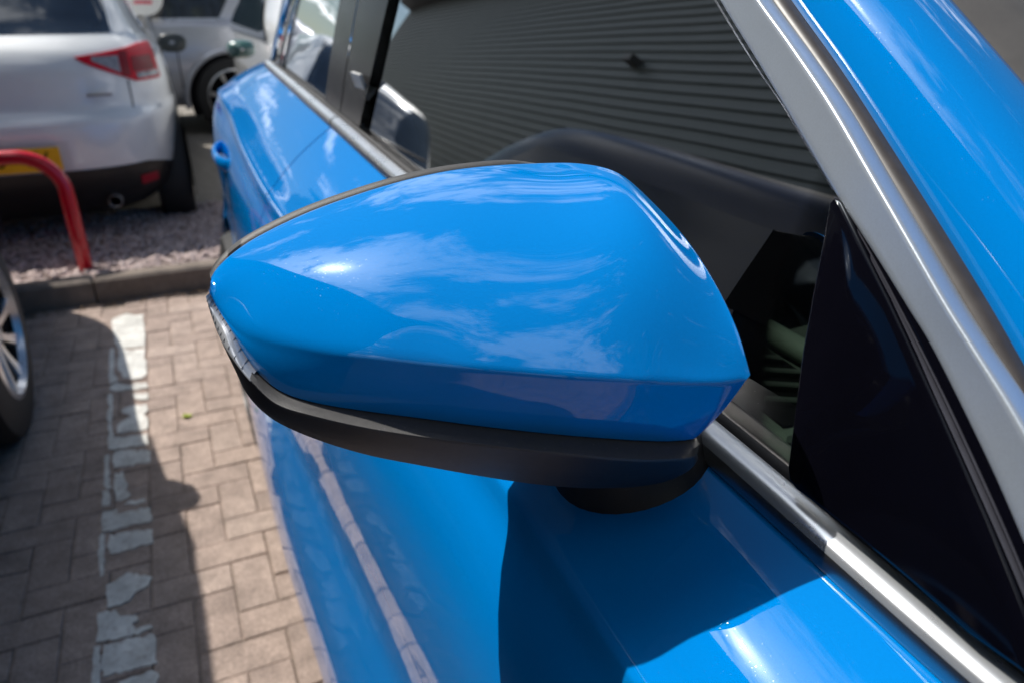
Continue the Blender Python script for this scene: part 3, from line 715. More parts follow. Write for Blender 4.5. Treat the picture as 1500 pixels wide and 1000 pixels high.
# ------------------------------------------------------------------ door mirror
TB = [  # R rim | C crease | L lower edge of cap | S ledge edge | B bottom outline
 ((309, 407), (308, 418), (307, 430), (307, 438), (309, 452)),
 ((317, 394), (313, 438), (316, 447), (314, 466), (318, 485)),
 ((334, 377), (325, 457), (328, 467), (322, 492), (330, 512)),
 ((362, 356), (343, 473), (344, 494), (335, 517), (345, 543)),
 ((402, 334), (370, 488), (371, 538), (366, 556), (364, 580)),
 ((452, 311), (412, 500), (410, 572), (404, 592), (400, 614)),
 ((512, 289), (472, 512), (465, 590), (460, 610), (458, 641)),
 ((580, 268), (545, 522.5), (540, 602), (535, 627), (535, 665)),
 ((650, 252), (622, 532), (618, 612), (616, 640), (616, 681)),
 ((720, 243.5), (700, 541), (700, 623), (700, 651), (700, 696)),
 ((790, 240), (780, 548), (780, 632), (780, 660), (780, 708)),
 ((850, 240.5), (860, 554), (850, 638.5), (850, 667), (850, 714)),
 ((906, 254), (930, 558), (905, 642.5), (905, 672), (905, 714)),
 ((958, 299), (985, 560.5), (950, 645), (950, 674), (950, 710)),
 ((1005, 351), (1025, 561.5), (980, 645.5), (980, 673), (980, 703)),
 ((1046, 414), (1055, 561.5), (1003, 644), (1003, 672), (1000, 694)),
 ((1078, 482), (1077, 560), (1016, 642), (1016, 669), (1012, 686)),
 ((1096, 545), (1093, 556), (1023, 638), (1022, 662), (1018, 676))]
YD = dict(
 R=[.338, .338, .337, .336, .335, .334, .332, .329, .326, .321, .315, .303, .286, .263, .243, .223, .207, .1965],
 C=[.334, .330, .325, .317, .306, .294, .280, .265, .2525, .240, .229, .2185, .2105, .205, .201, .198, .196, .195],
 L=[.334, .331, .3255, .317, .307, .296, .284, .271, .259, .2465, .2355, .225, .218, .2125, .209, .207, .206, .207],
 S=[.333, .329, .323, .314, .302, .2895, .276, .262, .250, .2375, .2265, .216, .209, .204, .201, .200, .2005, .203],
 B=[.335, .332, .328, .321, .312, .301, .290, .278, .267, .2555, .246, .237, .230, .226, .224, .222, .222, .222])
DR, DCc = .02, .005
bell = np.array([.25, .35, .5, .7, .85, .95, 1, 1, 1, 1, 1, .95, .8, .6, .4, .25, .12, .05])
YD['R'] = list(np.array(YD['R'])+DR*bell)
for k_ in 'CLSB': YD[k_] = list(np.array(YD[k_])-DCc*bell*np.linspace(.6, 1.0, 18))
def col(k, key): return np.array([py(TB[i][k][0], TB[i][k][1], YD[key][i]) for i in range(len(TB))])
NT = 120
cR = catmull(col(0, 'R'), NT); cC = catmull(col(1, 'C'), NT); cL = catmull(col(2, 'L'), NT); cS = catmull(col(3, 'S'), NT); cB = catmull(col(4, 'B'), NT)
print('mirror R', cR[0], cR[60], cR[-1]); print('C', cC[60], 'B', cB[60])
tt = np.linspace(0, 1, NT)
stn = tt*(len(TB)-1)
def norm(v): return v/np.linalg.norm(v)
FAIR = 4000
SLR, LR, LC = .10, .50, .25
cap = []
for i in range(NT):
    R0, C0, L0 = cR[i], cC[i], cL[i]
    D = np.linalg.norm(R0-C0)
    t_ = tt[i]
    # edge roll: the cap turns down sharply before it meets the rim
    inb = np.clip((stn[i]-10.5)/2.0, 0, 1)
    tR = norm(np.array([-.10-.25*inb, -1, -SLR+(.20+SLR)*inb])); 
    rollw = .0022-.0004*inb
    K0 = R0+np.array([-.5*rollw*inb, -rollw*1.2, rollw*(.15-.1*inb)])
    # body of the top surface
    tanC = norm(np.array([-.05-.18*(1-t_)**2, -.62, -.78]))
    lenR = D*LR; lenC = D*LC
    dr_ = norm(C0-K0); w_ = .85*np.clip((stn[i]-9)/7, 0, 1)**1.2; w_ = w_*w_*(3-2*w_) if w_ < 1 else w_; wl = .7*np.clip((4-stn[i])/4, 0, 1)
    w_ = max(w_, wl); tR = norm(tR*(1-w_)+dr_*w_); tanC = norm(tanC*(1-w_*.9)+dr_*w_*.9)
    P0, P1, P2, P3 = K0, K0+tR*lenR*np.array([1, 1, 1]), C0-tanC*lenC, C0
    rb = min(.0026+.006*(1-t_)**5, D*.2)
    row = [R0]
    mid = R0+(K0-R0)*.5+np.array([0, 0, rollw*.12]); row.append(mid)
    qs = np.linspace(0, 1, 34)
    bez = [(1-q)**3*P0+3*(1-q)**2*q*P1+3*(1-q)*q*q*P2+q**3*P3 for q in qs]
    # cut the curve short of the crease and round it
    dist = [np.linalg.norm(p-C0) for p in bez]
    keep = [p for p, d in zip(bez, dist) if d > rb]
    dirL = L0-C0; dl = np.linalg.norm(dirL); rl = min(rb*.8, dl*.45); CL = C0+dirL/dl*rl
    e = keep[-1]
    # resample kept part to fixed count
    K = np.array(keep); seg = np.r_[0, np.cumsum(np.linalg.norm(np.diff(K, axis=0), axis=1))]; u_ = np.linspace(0, seg[-1], 30)
    K = np.stack([np.interp(u_, seg, K[:, a]) for a in range(3)], 1)
    row += list(K)
    for q in np.linspace(0, 1, 8)[1:]: row.append((1-q)**2*e+2*(1-q)*q*C0+q*q*CL)
    for q in np.linspace(0, 1, 8)[1:]:
        p = CL+(L0-CL)*q
        row.append(p+np.array([0, -.0012*math.sin(math.pi*q), 0]))
    row.append(L0+np.array([.0, .004, .001]))
    cap.append(row)
cap = np.array(cap)
# light smoothing along the length keeps reflections clean
for _ in range(3): cap[1:-1] = .25*cap[:-2]+.5*cap[1:-1]+.25*cap[2:]
# thin-plate fairing of the upper surface, edges and edge slopes kept
T = cap[:, 2:32].copy(); fixm = np.zeros(T.shape[:2], bool); fixm[:, :2] = True; fixm[:, -2:] = True; fixm[:2] = True; fixm[-2:] = True
def lap(A):
    B = np.pad(A, ((1, 1), (1, 1), (0, 0)), 'edge'); return (B[2:, 1:-1]+B[:-2, 1:-1]-2*A)*2.0+(B[1:-1, 2:]+B[1:-1, :-2]-2*A)*1.0
for _ in range(FAIR):
    T2 = T-lap(lap(T))*.012; T2[fixm] = T[fixm]; T = T2
cap[:, 2:32] = T
mir = None
# black lower housing (the part that carries everything else)
NI = int(NT*4.0/17)
rearB = cB.copy(); rearB[:, 1] = .345-.05*rearB[:, 0]; rearB[:, 2] += .006
rearB[:, 0] = np.clip(rearB[:, 0], .012, .172)
rearR = cR.copy(); rearR[:, 1] = np.maximum(cR[:, 1], .345-.05*cR[:, 0]); rearR[:, 0] = np.minimum(cR[:, 0], .186)
G = []
for i in range(NT):
    L0, S0, B0 = cL[i], cS[i], cB[i]
    r = [L0+np.array([0, .006, .001]), S0*.0+L0+np.array([0, .002, -.0006]), L0+(S0-L0)*.5+np.array([0, -.0006, .0004]), S0+np.array([0, -.0002, .0006]), S0+np.array([0, .0004, -.0008]),
         S0+(B0-S0)*.35+np.array([0, -.001, 0]), S0+(B0-S0)*.7+np.array([0, -.001, 0]), B0, B0+(rearB[i]-B0)*.1+np.array([0, 0, -.0012]), B0+(rearB[i]-B0)*.5, rearB[i]]
    G.append(r)
G = np.array(G)
for _ in range(2): G[1:-1] = .25*G[:-2]+.5*G[1:-1]+.25*G[2:]
lower = G
mir = MB().grid(lower[:, 4:]).build('door_mirror', BLACKPL, car, smooth=True, sharp=32)
MB().grid(lower[NI:, :5]).build('mirror_ledge', LEDGE, mir, smooth=True, sharp=32)
capo = MB().grid(cap).build('mirror_cap', PAINT, mir, smooth=True, sharp=75)
# end closures
def fill_end(rows, name, mtl, par):
    P = [np.array(p) for p in rows]; c = sum(P)/len(P)
    return mesh(name, [c]+P, [(0, i+1, i+2) for i in range(len(P)-1)]+[(0, len(P), 1)], mtl, par, smooth=False)
endrow = list(cap[-1][::-1])+[cap[-1][0]]+[rearR[-1], rearB[-1]]+list(lower[-1][::-1])
fill_end(list(lower[-1])+[rearR[-1], cR[-1]], 'mirror_inner_end', DARK, mir)
# rim behind the cap
G = []
for i in range(NT):
    inb = np.clip((stn[i]-9.5)/1.5, 0, 1); up = .0007*(1-inb)*np.clip(stn[i]/2.5, 0, 1); bk = .010*(1-inb)+.001
    a = cR[i]+np.array([0, .0006, -.0008-.004*inb]); b_ = cR[i]+np.array([-.0003, .0015, up-.003*inb]); c_ = cR[i]+np.array([0, bk*.7, up*1.5-.004*inb]); d_ = rearR[i]+np.array([0, .006, -.001-.005*inb]); e_ = rearR[i]+np.array([0, .009, -.006])
    G.append([a, b_, c_, d_, e_])
G = np.array(G); KR = int(NT*11.2/17)
MB().grid(G[:KR+1, :4]).build('mirror_rim', LEDGE, mir, smooth=True, sharp=60)
MB().grid(G[:KR+1, 3:]).grid(G[KR:]).build('mirror_side_wall', DARK, mir, smooth=True, sharp=60)
G = np.array([[rearR[i]+np.array([0, .009, -.006]), (rearR[i]*.93+np.array([.10, .35, 1.075])*.07), rearB[i]+np.array([0, .008, .006]), rearB[i]] for i in range(NT)])
G[:, 1, 1] = .352-.05*G[:, 1, 0]
ctr = np.array([.098, .35, 1.076])
loopR = [rearR[i]+(ctr-rearR[i])*.10 for i in range(NT)]; loopB = [rearB[i]+(ctr-rearB[i])*.10 for i in range(NT)]
for p in loopR+loopB: p[1] = .350-.05*p[0]
MB().grid(np.array([[rearR[i]+np.array([0, .009, -.006]), loopR[i]] for i in range(NT)])).grid(np.array([[rearB[i], loopB[i]] for i in range(NT)])).build('mirror_bezel', BLACKPL, mir, smooth=True)
MB().grid(np.array([[a, b_] for a, b_ in zip(loopR, loopB)])).build('mirror_glass', MIRROR, mir)
# indicator lens at the outer end
G = []; Gi = []
for i in range(0, NI+2):
    L0, S0 = cL[i]+np.array([0, .0005, 0]), cS[i]
    mid = (L0+S0)/2+np.array([-.0016, -.0016, 0])
    G.append([L0+np.array([.002, .004, 0]), L0, (L0+mid)/2+np.array([-.0008, -.0008, 0]), mid, (S0+mid)/2+np.array([-.0006, -.0006, 0]), S0, S0+np.array([.003, .003, 0])])
    Gi.append([L0+np.array([.003, .003, 0]), (L0+S0)/2+np.array([.0035, .0035, 0]), S0+np.array([.003, .003, 0])])
Gl_ = np.array(G); Gl_ = catmull(Gl_.reshape(len(Gl_), -1), 72).reshape(72, 7, 3)
rib = (np.arange(72) % 6 == 0)
ind = MB().grid(Gl_).build('indicator_lens', mat('silvery_lens', (.62, .63, .66), .16, metal=.55, coat=1, noise=(35, .12)), mir, smooth=True)
for i in range(4, 70, 6): MB().tube([Gl_[i, 1]+np.array([-.0001, -.0001, 0]), Gl_[i, 3]+np.array([-.0002, -.0002, 0]), Gl_[i, 5]], .00022, 6).build('lens_rib', mat('rib_dark', (.10, .10, .11), .3, noise=(50, .1)) if i == 4 else bpy.data.materials['rib_dark'], ind, smooth=True)
# foot on the door shoulder
G = []
for q in np.linspace(0, 1, 14):
    # from the underside of the housing down to the shoulder
    cx_ = .180+.016*q; cy0 = .281-.002*q; rx = .040-.003*math.sin(math.pi*q); ry = .051-.005*math.sin(math.pi*q)
    row = []
    for a in np.linspace(0, 2*math.pi, 40, endpoint=False):
        x = cx_+rx*math.cos(a); y = cy0+ry*math.sin(a)
        xc, zc = crease(np.array([y]))[0]; xb, zb = belt(np.array([y]))[0]; kk = (x-xc)/(xb-xc)
        zs = zc+(zb-zc)*kk+.007*math.sin(math.pi*min(max(kk, 0), 1)) if kk > 0 else zc+kk*.09
        z = 1.030+(zs-.003-1.030)*q
        row.append((x, y, z))
    G.append(row)
MB().grid(np.array(G), closed=True).build('mirror_foot', BLACKPL, mir, smooth=True)
# ------------------------------------------------------------------ interior
G = []
for s in np.linspace(0, 1, 24):
    x = .262+(2*XC-.524)*s
    row = []
    for y, z in ((-.12, .90), (.0, .93), (.15, .945), (.30, .953), (.40, .948), (.44, .93), (.45, .80), (.42, .62)): row.append((x, y, z+.02*math.sin(math.pi*s)))
    G.append(row)
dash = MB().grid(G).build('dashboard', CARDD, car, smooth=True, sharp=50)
# demister grille let into the end of the dashboard by the window
vf = MB().box((.350, .345, .957), (.070, .150, .012), rz=-.12, bev=.003).build('vent_frame', CARD, dash)
MB().box((.350, .345, .9638), (.058, .128, .002), rz=-.12).build('vent_slot', DARK, vf)
for k in range(5):
    MB().box((.350+.0*k+.0145*(k-2)*.12, .345+.024*(k-2), .9665), (.056, .006, .006), rz=-.12-.45, bev=.001).build('vent_slat', CARDD, vf)
MB().tube([(.392, .10, .962), (.396, .25, .966), (.404, .40, .966), (.415, .50, .955)], .009, 10).build('dash_beading', CARD, dash, smooth=True)
G = []
for y in np.linspace(-.05, 1.05, 30):
    xb, zb = belt(np.array([y]))[0]
    G.append([(xb+.024, y, zb+.004), (xb+.030, y, zb+.006), (xb+.055, y, zb-.004), (xb+.068, y, zb-.022), (xb+.06, y, zb-.10), (xb+.055, y, .35)])
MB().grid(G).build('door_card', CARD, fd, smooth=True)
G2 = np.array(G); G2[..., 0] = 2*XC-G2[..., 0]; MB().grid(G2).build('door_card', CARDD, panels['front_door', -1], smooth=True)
# steering wheel
sw = MB(); c0 = np.array([.62, .62, .93]); ax1 = np.array([1, 0, 0]); ax2 = norm(np.array([0, -.42, .9]))
sw.tube([c0+.185*(math.cos(a)*ax1+math.sin(a)*ax2) for a in np.linspace(0, 2*math.pi, 41)], .017, 12, caps=False)
for a in (0, math.pi, -math.pi/2): sw.tube([c0, c0+.17*(math.cos(a)*ax1+math.sin(a)*ax2)], [.03, .016], 10)
sw.tube([c0-np.array([0, .02, 0]), c0+np.array([0, -.28, -.1])], .035, 14)
sw.build('steering_wheel', mat('wheel_leather', (.015, .02, .035), .45, noise=(60, .2)), car, smooth=True)
def seat(x, y):
    s0 = MB(); G = []
    for q, (yy, zz, w, th) in enumerate(((0, .52, .26, .10), (.03, .70, .25, .07), (.10, .90, .23, .06), (.16, 1.06, .19, .045), (.18, 1.10, .12, .03))):
        G.append([(x+w*math.copysign(abs(math.cos(a))**.5, math.cos(a)), y+yy+th*math.sin(a), zz) for a in np.linspace(0, 2*math.pi, 20, endpoint=False)])
    s0.grid(np.array(G), closed=True); o = s0.build('seat', INTER, car, smooth=True)
    G = []
    for (yy, zz, w, th) in ((.175, 1.11, .05, .02), (.17, 1.13, .12, .04), (.185, 1.20, .13, .05), (.20, 1.27, .10, .035), (.205, 1.285, .04, .015)):
        G.append([(x+w*math.copysign(abs(math.cos(a))**.6, math.cos(a)), y+yy+th*math.sin(a), zz) for a in np.linspace(0, 2*math.pi, 16, endpoint=False)])
    MB().grid(np.array(G), closed=True).build('headrest', INTER, o, smooth=True)
    MB().box((x, y-.22, .52), (.5, .5, .14), bev=.04).build('seat_cushion', INTER, o)
seat(.62, 1.12); seat(1.42, 1.12)
MB().box((XC, 2.0, .70), (1.25, .18, .75), bev=.05).build('rear_seat', INTER, car)
MB().box((XC, .9, .30), (1.5, 2.6, .04)).build('cabin_floor', INTER, car)
MB().box((.252, 1.045, 1.098), (.004, .05, .035), ry=-.28).build('window_label', mat('label_white', (.5, .5, .5), .6, noise=(200, .3)), fd)

# ================================================================== OTHER CARS
class Shell:
    """plan slices stacked by height; local: rear at y=0, front at y=len, centre x=0"""
    def __init__(s, sl, e=5.0): s.sl = np.array(sl, float); s.e = e; s.cache = {}
    def at(s, z):
        a = s.sl; r = hermite(a[:, 0], a[:, 1:], np.array([z]))[0]; return r     # yr, yf, hw
    def outline(s, z, n=240):
        yr, yf, hw = s.at(z)[:3]; b = (yf-yr)/2; yc = (yf+yr)/2
        th = np.linspace(-math.pi/2, 3*math.pi/2, n, endpoint=False)
        c, d = np.cos(th), np.sin(th)
        return np.stack([hw*np.sign(c)*np.abs(c)**(2/s.e), yc+b*np.sign(d)*np.abs(d)**(2/s.e)], 1)
    def mesh(s, name, mtl, par, z0, z1, nz=60, n=240, top=True):
        zs = np.linspace(z0, z1, nz); G = [[(x, y, z) for x, y in s.outline(z, n)] for z in zs]
        m0 = MB().grid(np.array(G), closed=True)
        if top: m0.f.append(tuple((nz-1)*n+k for k in range(n)))
        return m0.build(name, mtl, par, smooth=True, sharp=50)
    def pt(s, L, z, off=0, side=1):
        """L: arc length from the rear centre towards side"""
        o = s.outline(z, 720); o = np.vstack([o, o[:1]])
        seg = np.r_[0, np.cumsum(np.linalg.norm(np.diff(o, axis=0), axis=1))]
        if side < 0: o = o*np.array([-1, 1])
        x = np.interp(L, seg, o[:, 0]); y = np.interp(L, seg, o[:, 1])
        x2 = np.interp(L+.01, seg, o[:, 0]); y2 = np.interp(L+.01, seg, o[:, 1])
        t = np.array([x2-x, y2-y]); t /= np.linalg.norm(t)+1e-9; nn = np.array([t[1], -t[0]])*side
        return (x+nn[0]*off, y+nn[1]*off, z)
    def patch(s, name, mtl, par, L0, L1, zl, zh, off=.004, side=1, nL=24, nz=6, smooth=True):
        G = []
        for L in np.linspace(L0, L1, nL):
            a = zl(L) if callable(zl) else zl; b = zh(L) if callable(zh) else zh
            row = [s.pt(L, a, -.004, side)]+[s.pt(L, z, off, side) for z in np.linspace(a, b, nz)]+[s.pt(L, b, -.004, side)]
            G.append(row)
        G = [[s.pt(L0, r[2], -.004, side) for r in G[0]]]+G+[[s.pt(L1, r[2], -.004, side) for r in G[-1]]]
        return MB().grid(np.array(G)).build(name, mtl, par, smooth=smooth, sharp=50)
def arch_patch(par, x, yc, zc, r, sd):
    V = [(x, yc, zc)]+[(x, yc+r*math.cos(a), zc+r*math.sin(a)) for a in np.linspace(-.35, math.pi+.35, 30)]
    mesh('wheel_arch', V, [(0, i, i+1) for i in range(1, 30)], DARK, par, smooth=False)
def pwin(L0, L1, z0, z1): return L0, L1, z0, z1

# ---- white hatchback behind the kerb, rear towards us
wc_ = empty('white_hatchback', (-.735, 4.17, 0)); tag(wc_, 'white hatchback seen from behind, red tail lamp and yellow rear plate, beyond the red hoop', 'car')
SH = Shell([(.20, .22, 3.95, .70, ), (.30, .10, 4.0, .80), (.40, .035, 4.03, .825), (.50, .01, 4.05, .835), (.62, .0, 4.05, .84), (.69, .012, 4.03, .842), (.70, .030, 4.03, .840), (.715, .065, 4.0, .835), (.80, .085, 3.95, .832), (.90, .10, 3.85, .815), (.98, .14, 3.5, .79), (1.03, .20, 3.15, .755), (1.06, .25, 2.95, .725), (1.2, .36, 2.6, .665), (1.35, .48, 2.2, .60), (1.43, .60, 1.9, .54), (1.47, .85, 1.6, .44)], 4.4)
SH.mesh('body', WHITE, wc_, .20, 1.47, 90)
# black lower valance
SH.patch('rear_valance', BLACKPL, wc_, 0, 1.02, .20, lambda L: .455-.0*L if L < .55 else .455-.25*max(0, (L-.66))**1.2, .006, 1, 40, 8)
SH.patch('rear_valance', BLACKPL, wc_, 0, 1.02, .20, lambda L: .455 if L < .55 else .455-.25*max(0, (L-.66))**1.2, .006, -1, 40, 8)
# tailgate edge groove (dark thin line) and rear window
gl = SH.patch('rear_window', mat('dark_rear_glass', (.03, .045, .07), .05, coat=1, noise=(2, .3)), wc_, 0, .60, 1.068, 1.40, .004, 1, 30, 10)
SH.patch('rear_window', bpy.data.materials['dark_rear_glass'], wc_, 0, .60, 1.068, 1.40, .004, -1, 30, 10)
for sd in (1, -1):
    lp = SH.patch('tail_lamp', REDLENS, wc_, .40, .98, lambda L: .965-.125*min(1, (L-.40)/.30)**.75-.01*max(0, L-.7), lambda L: .966+.048*min(1, (L-.40)/.40), .010, sd, 40, 8)
    SH.patch('reversing_lens', CLEARLENS, lp, .47, .60, lambda L: .945-.06*(L-.47)/.13, .966, .013, sd, 10, 4)
    SH.patch('lamp_divider', DKRED, lp, .605, .66, lambda L: .87, .985, .0125, sd, 6, 4)
    SH.patch('lower_lens', CLEARLENS, lp, .70, .95, .853, .880, .0125, sd, 12, 4)
    SH.patch('brake_lens', DKRED, lp, .68, .90, .885, .955, .0125, sd, 12, 4)
    SH.patch('rear_reflector', mat('reflector_red', (.35, .0, .02), .3, noise=(20, .1)), wc_, .60, .72, .335, .385, .012, sd, 6, 3)
    SH.patch('tailgate_gap', mat('panel_gap', (.05, .05, .06), .6, noise=(10, .1)), wc_, .635, .645, .72, .85, .001, sd, 2, 20)
    arch_patch(wc_, sd*.838, .72, .29, .34, sd); wheel('wheel', (sd*.735, .72, .29), sd, wc_, R=.29, w=.19, rimr=.2, spokes=8)
    arch_patch(wc_, sd*.838, 3.22, .29, .34, sd); wheel('wheel', (sd*.735, 3.22, .29), sd, wc_, R=.29, w=.19, rimr=.2, spokes=8)
    SH.patch('side_window', GLASSD, wc_, 1.45, 3.0, 1.07, 1.35, .004, sd, 30, 6)
    md = MB(); G = []
    for q, (w, d) in enumerate(((.02, .0), (.085, .0), (.10, .02), (.09, .07), (.05, .11), (.02, .12))):
        G.append([(sd*(.90+w*math.copysign(abs(math.cos(a))**.7, math.cos(a))), 2.35+d, .93+w*.68*math.copysign(abs(math.sin(a))**.8, math.sin(a))) for a in np.linspace(0, 2*math.pi, 20, endpoint=False)])
    mo = MB().grid(np.array(G), closed=True).build('door_mirror', mat('mirror_grey', (.05, .06, .065), .3, noise=(20, .1)), wc_, smooth=True)
    MB().tube([(sd*.74, 2.42, .97), (sd*.86, 2.40, .93)], .022, 8).build('mirror_arm', BLACKPL, mo)
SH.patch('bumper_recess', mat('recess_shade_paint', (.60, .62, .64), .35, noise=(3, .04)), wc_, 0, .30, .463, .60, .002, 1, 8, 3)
# number plate
pl = MB().box((0, -.022, .525), (.52, .012, .111), bev=.003).build('number_plate', YELLOW, wc_)
def text(s, size, loc, rot, mtl, par, name='plate_lettering', ext=.0015):
    cu = bpy.data.curves.new(name, 'FONT'); cu.body = s; cu.size = size; cu.align_x = 'CENTER'; cu.align_y = 'CENTER'; cu.extrude = ext
    o = bpy.data.objects.new(name, cu); COL.objects.link(o)
    dg = bpy.context.evaluated_depsgraph_get(); me = bpy.data.meshes.new_from_object(o.evaluated_get(dg)); bpy.data.objects.remove(o)
    me.materials.clear(); me.materials.append(mtl); r = bpy.data.objects.new(name, me); COL.objects.link(r); r.parent = par; r.location = loc; r.rotation_euler = rot; return r
text('YV', .095, (.155, -.030, .525), (math.pi/2, 0, 0), DARK, pl)
text('AX18', .085, (-.07, -.030, .525), (math.pi/2, 0, 0), DARK, pl)
# exhaust, wiper, badge
MB().ring((.44, .12, .27), 'Y', [(.028, .1), (.028, -.02), (.034, -.02), (.034, .1)], 20).build('exhaust_pipe', mat('exhaust_steel', (.22, .22, .22), .35, metal=1, noise=(30, .2)), wc_, smooth=True)
MB().tube([(.02, .165, 1.045), (.02, .12, 1.03), (.0, .14, 1.06), (-.45, .21, 1.12)], [.018, .018, .012, .008], 10).build('rear_wiper', BLACKPL, wc_, smooth=True)
MB().box((.475, .088, .795), (.11, .006, .014)).build('badge', mat('badge_chrome', (.45, .46, .5), .3, metal=1, noise=(9, .05)), wc_)

# ---- silver SUV side on, further back
sv = empty('silver_suv', (1.66, 9.10, 0), math.pi/2); tag(sv, 'silver grey SUV parked side on behind the white hatchback, alloy wheel showing', 'car')
S2 = Shell([(.28, .10, 4.5, .86), (.40, .03, 4.55, .92), (.60, .0, 4.6, .945), (.80, .02, 4.55, .95), (.95, .04, 4.45, .94), (1.02, .05, 4.2, .93), (1.05, .06, 3.9, .90), (1.2, .12, 3.2, .86), (1.45, .22, 2.7, .80), (1.62, .35, 2.3, .72), (1.68, .6, 2.1, .6)], 7)
S2.mesh('body', SILVER, sv, .28, 1.68, 60)
Lc = .93
def SWP(name, y0, y1, z0, z1, sl0=0, sl1=0, off=.004, mtl=None, sd=-1):
    """window on the side: y along length at z0, slants sl per metre"""
    G = []
    for y_ in np.linspace(0, 1, 12):
        row = []
        for z in np.linspace(z0, z1, 6):
            a = y0+sl0*(z-z0); b = y1+sl1*(z-z0); y = a+(b-a)*y_; yr, yf, hw = S2.at(z)[:3]
            row.append((sd*(hw+off), y, z))
        G.append(row)
    return MB().grid(np.array(G)).build(name, mtl or mat('suv_glass', (.02, .025, .035), .08, coat=1, noise=(3, .2)), sv, smooth=True)
for sd in (-1, 1):
    SWP('side_window', 1.0, 2.0, 1.075, 1.5, -.62, -.1, sd=sd); SWP('side_window', 2.06, 3.0, 1.075, 1.5, -.1, -1.2, sd=sd); SWP('quarter_window', .18, .64, 1.07, 1.5, .25, -.1, sd=sd)
    SWP('window_trim', .95, 2.9, 1.055, 1.072, 0, 0, .012, ALU, sd)
    SWP('wheel_arch_flare', .47, 1.47, .55, .66, 0, 0, .004, SILVER, sd) if False else None
    arch_patch(sv, sd*.956, .95, .33, .43, sd); wheel('wheel', (sd*.87, .95, .35), sd, sv, R=.37, w=.24, rimr=.265, spokes=7, twist=.2)
    arch_patch(sv, sd*.956, 3.7, .33, .43, sd); wheel('wheel', (sd*.87, 3.7, .35), sd, sv, R=.37, w=.24, rimr=.265, spokes=7, twist=.2)
    MB().grid(np.array([[(sd*(.952+dx), .95+(.435+dr)*math.cos(a), .33+(.435+dr)*math.sin(a)) for dx, dr in ((0, 0), (.022, .004), (.02, .03), (-.006, .05))] for a in np.linspace(-.15, math.pi+.15, 40)])).build('arch_lip', SILVER, sv, smooth=True)
    SWP('door_seam', 1.42, 1.43, .45, 1.04, .0, .0, .005, DARK, sd)
# ---- white car beyond the blue car, nose towards us
w2 = empty('white_saloon', (1.35, 8.0, 0), math.pi); tag(w2, 'white car mostly hidden behind the rear of the blue car, dark green tinted windscreen', 'car')
S3 = Shell([(.25, .1, 4.1, .62), (.4, .0, 4.12, .68), (.62, .0, 4.12, .70), (.74, .02, 4.05, .70), (.82, .05, 3.9, .69), (.90, .08, 3.6, .68), (.96, .15, 3.2, .67), (1.05, .25, 3.05, .66), (1.25, .4, 2.6, .56), (1.40, .6, 2.2, .48), (1.45, .9, 1.8, .35)], 6)
S3.mesh('body', WHITE, w2, .25, 1.45, 60)
S3.patch('windscreen', mat('green_dark_glass', (.015, .03, .028), .06, coat=1, noise=(2, .2)), w2, 5.55-.0, 6.2, .975, 1.40, .004, 1, 30, 8) if False else None
G = []
for z in np.linspace(.975, 1.38, 8):
    yr, yf, hw = S3.at(z)[:3]; G.append([(s*hw*.86, (yf+yr)/2+(yf-yr)/2*(1-abs(s*.86)**6)**(1/6)+.006, z) for s in np.linspace(-1, 1, 20)])
MB().grid(np.array(G)).build('windscreen', mat('green_dark_glass', (.015, .03, .028), .06, coat=1, noise=(2, .2)), w2, smooth=True)
for sd in (-1, 1):
    G = []
    for z in np.linspace(.985, 1.36, 6):
        yr, yf, hw = S3.at(z)[:3]; G.append([(sd*(hw*(1)+.004), yr+.35+(yf-yr-.75)*s, z) for s in np.linspace(0, 1, 12)])
    MB().grid(np.array(G)).build('side_window', bpy.data.materials['green_dark_glass'], w2, smooth=True)
    for yy in (.75, 3.45):
        arch_patch(w2, sd*.70, yy, .3, .35, sd); wheel('wheel', (sd*.62, yy, .3), sd, w2, R=.3, w=.19, rimr=.2, spokes=8)
    G = []
    for (w, d) in ((.02, .0), (.07, .0), (.085, .03), (.075, .08), (.03, .11), (.01, .115)):
        G.append([(sd*(.855)+w*math.copysign(abs(math.cos(a))**.7, math.cos(a)), 3.02+d, .955+w*.62*math.copysign(abs(math.sin(a))**.8, math.sin(a))) for a in np.linspace(0, 2*math.pi, 18, endpoint=False)])
    MB().grid(np.array(G), closed=True).build('door_mirror', mat('teal_mirror_glint', (.05, .13, .12), .25, coat=1, noise=(30, .3)), w2, smooth=True)  # teal glint in the mirror put into its base colour
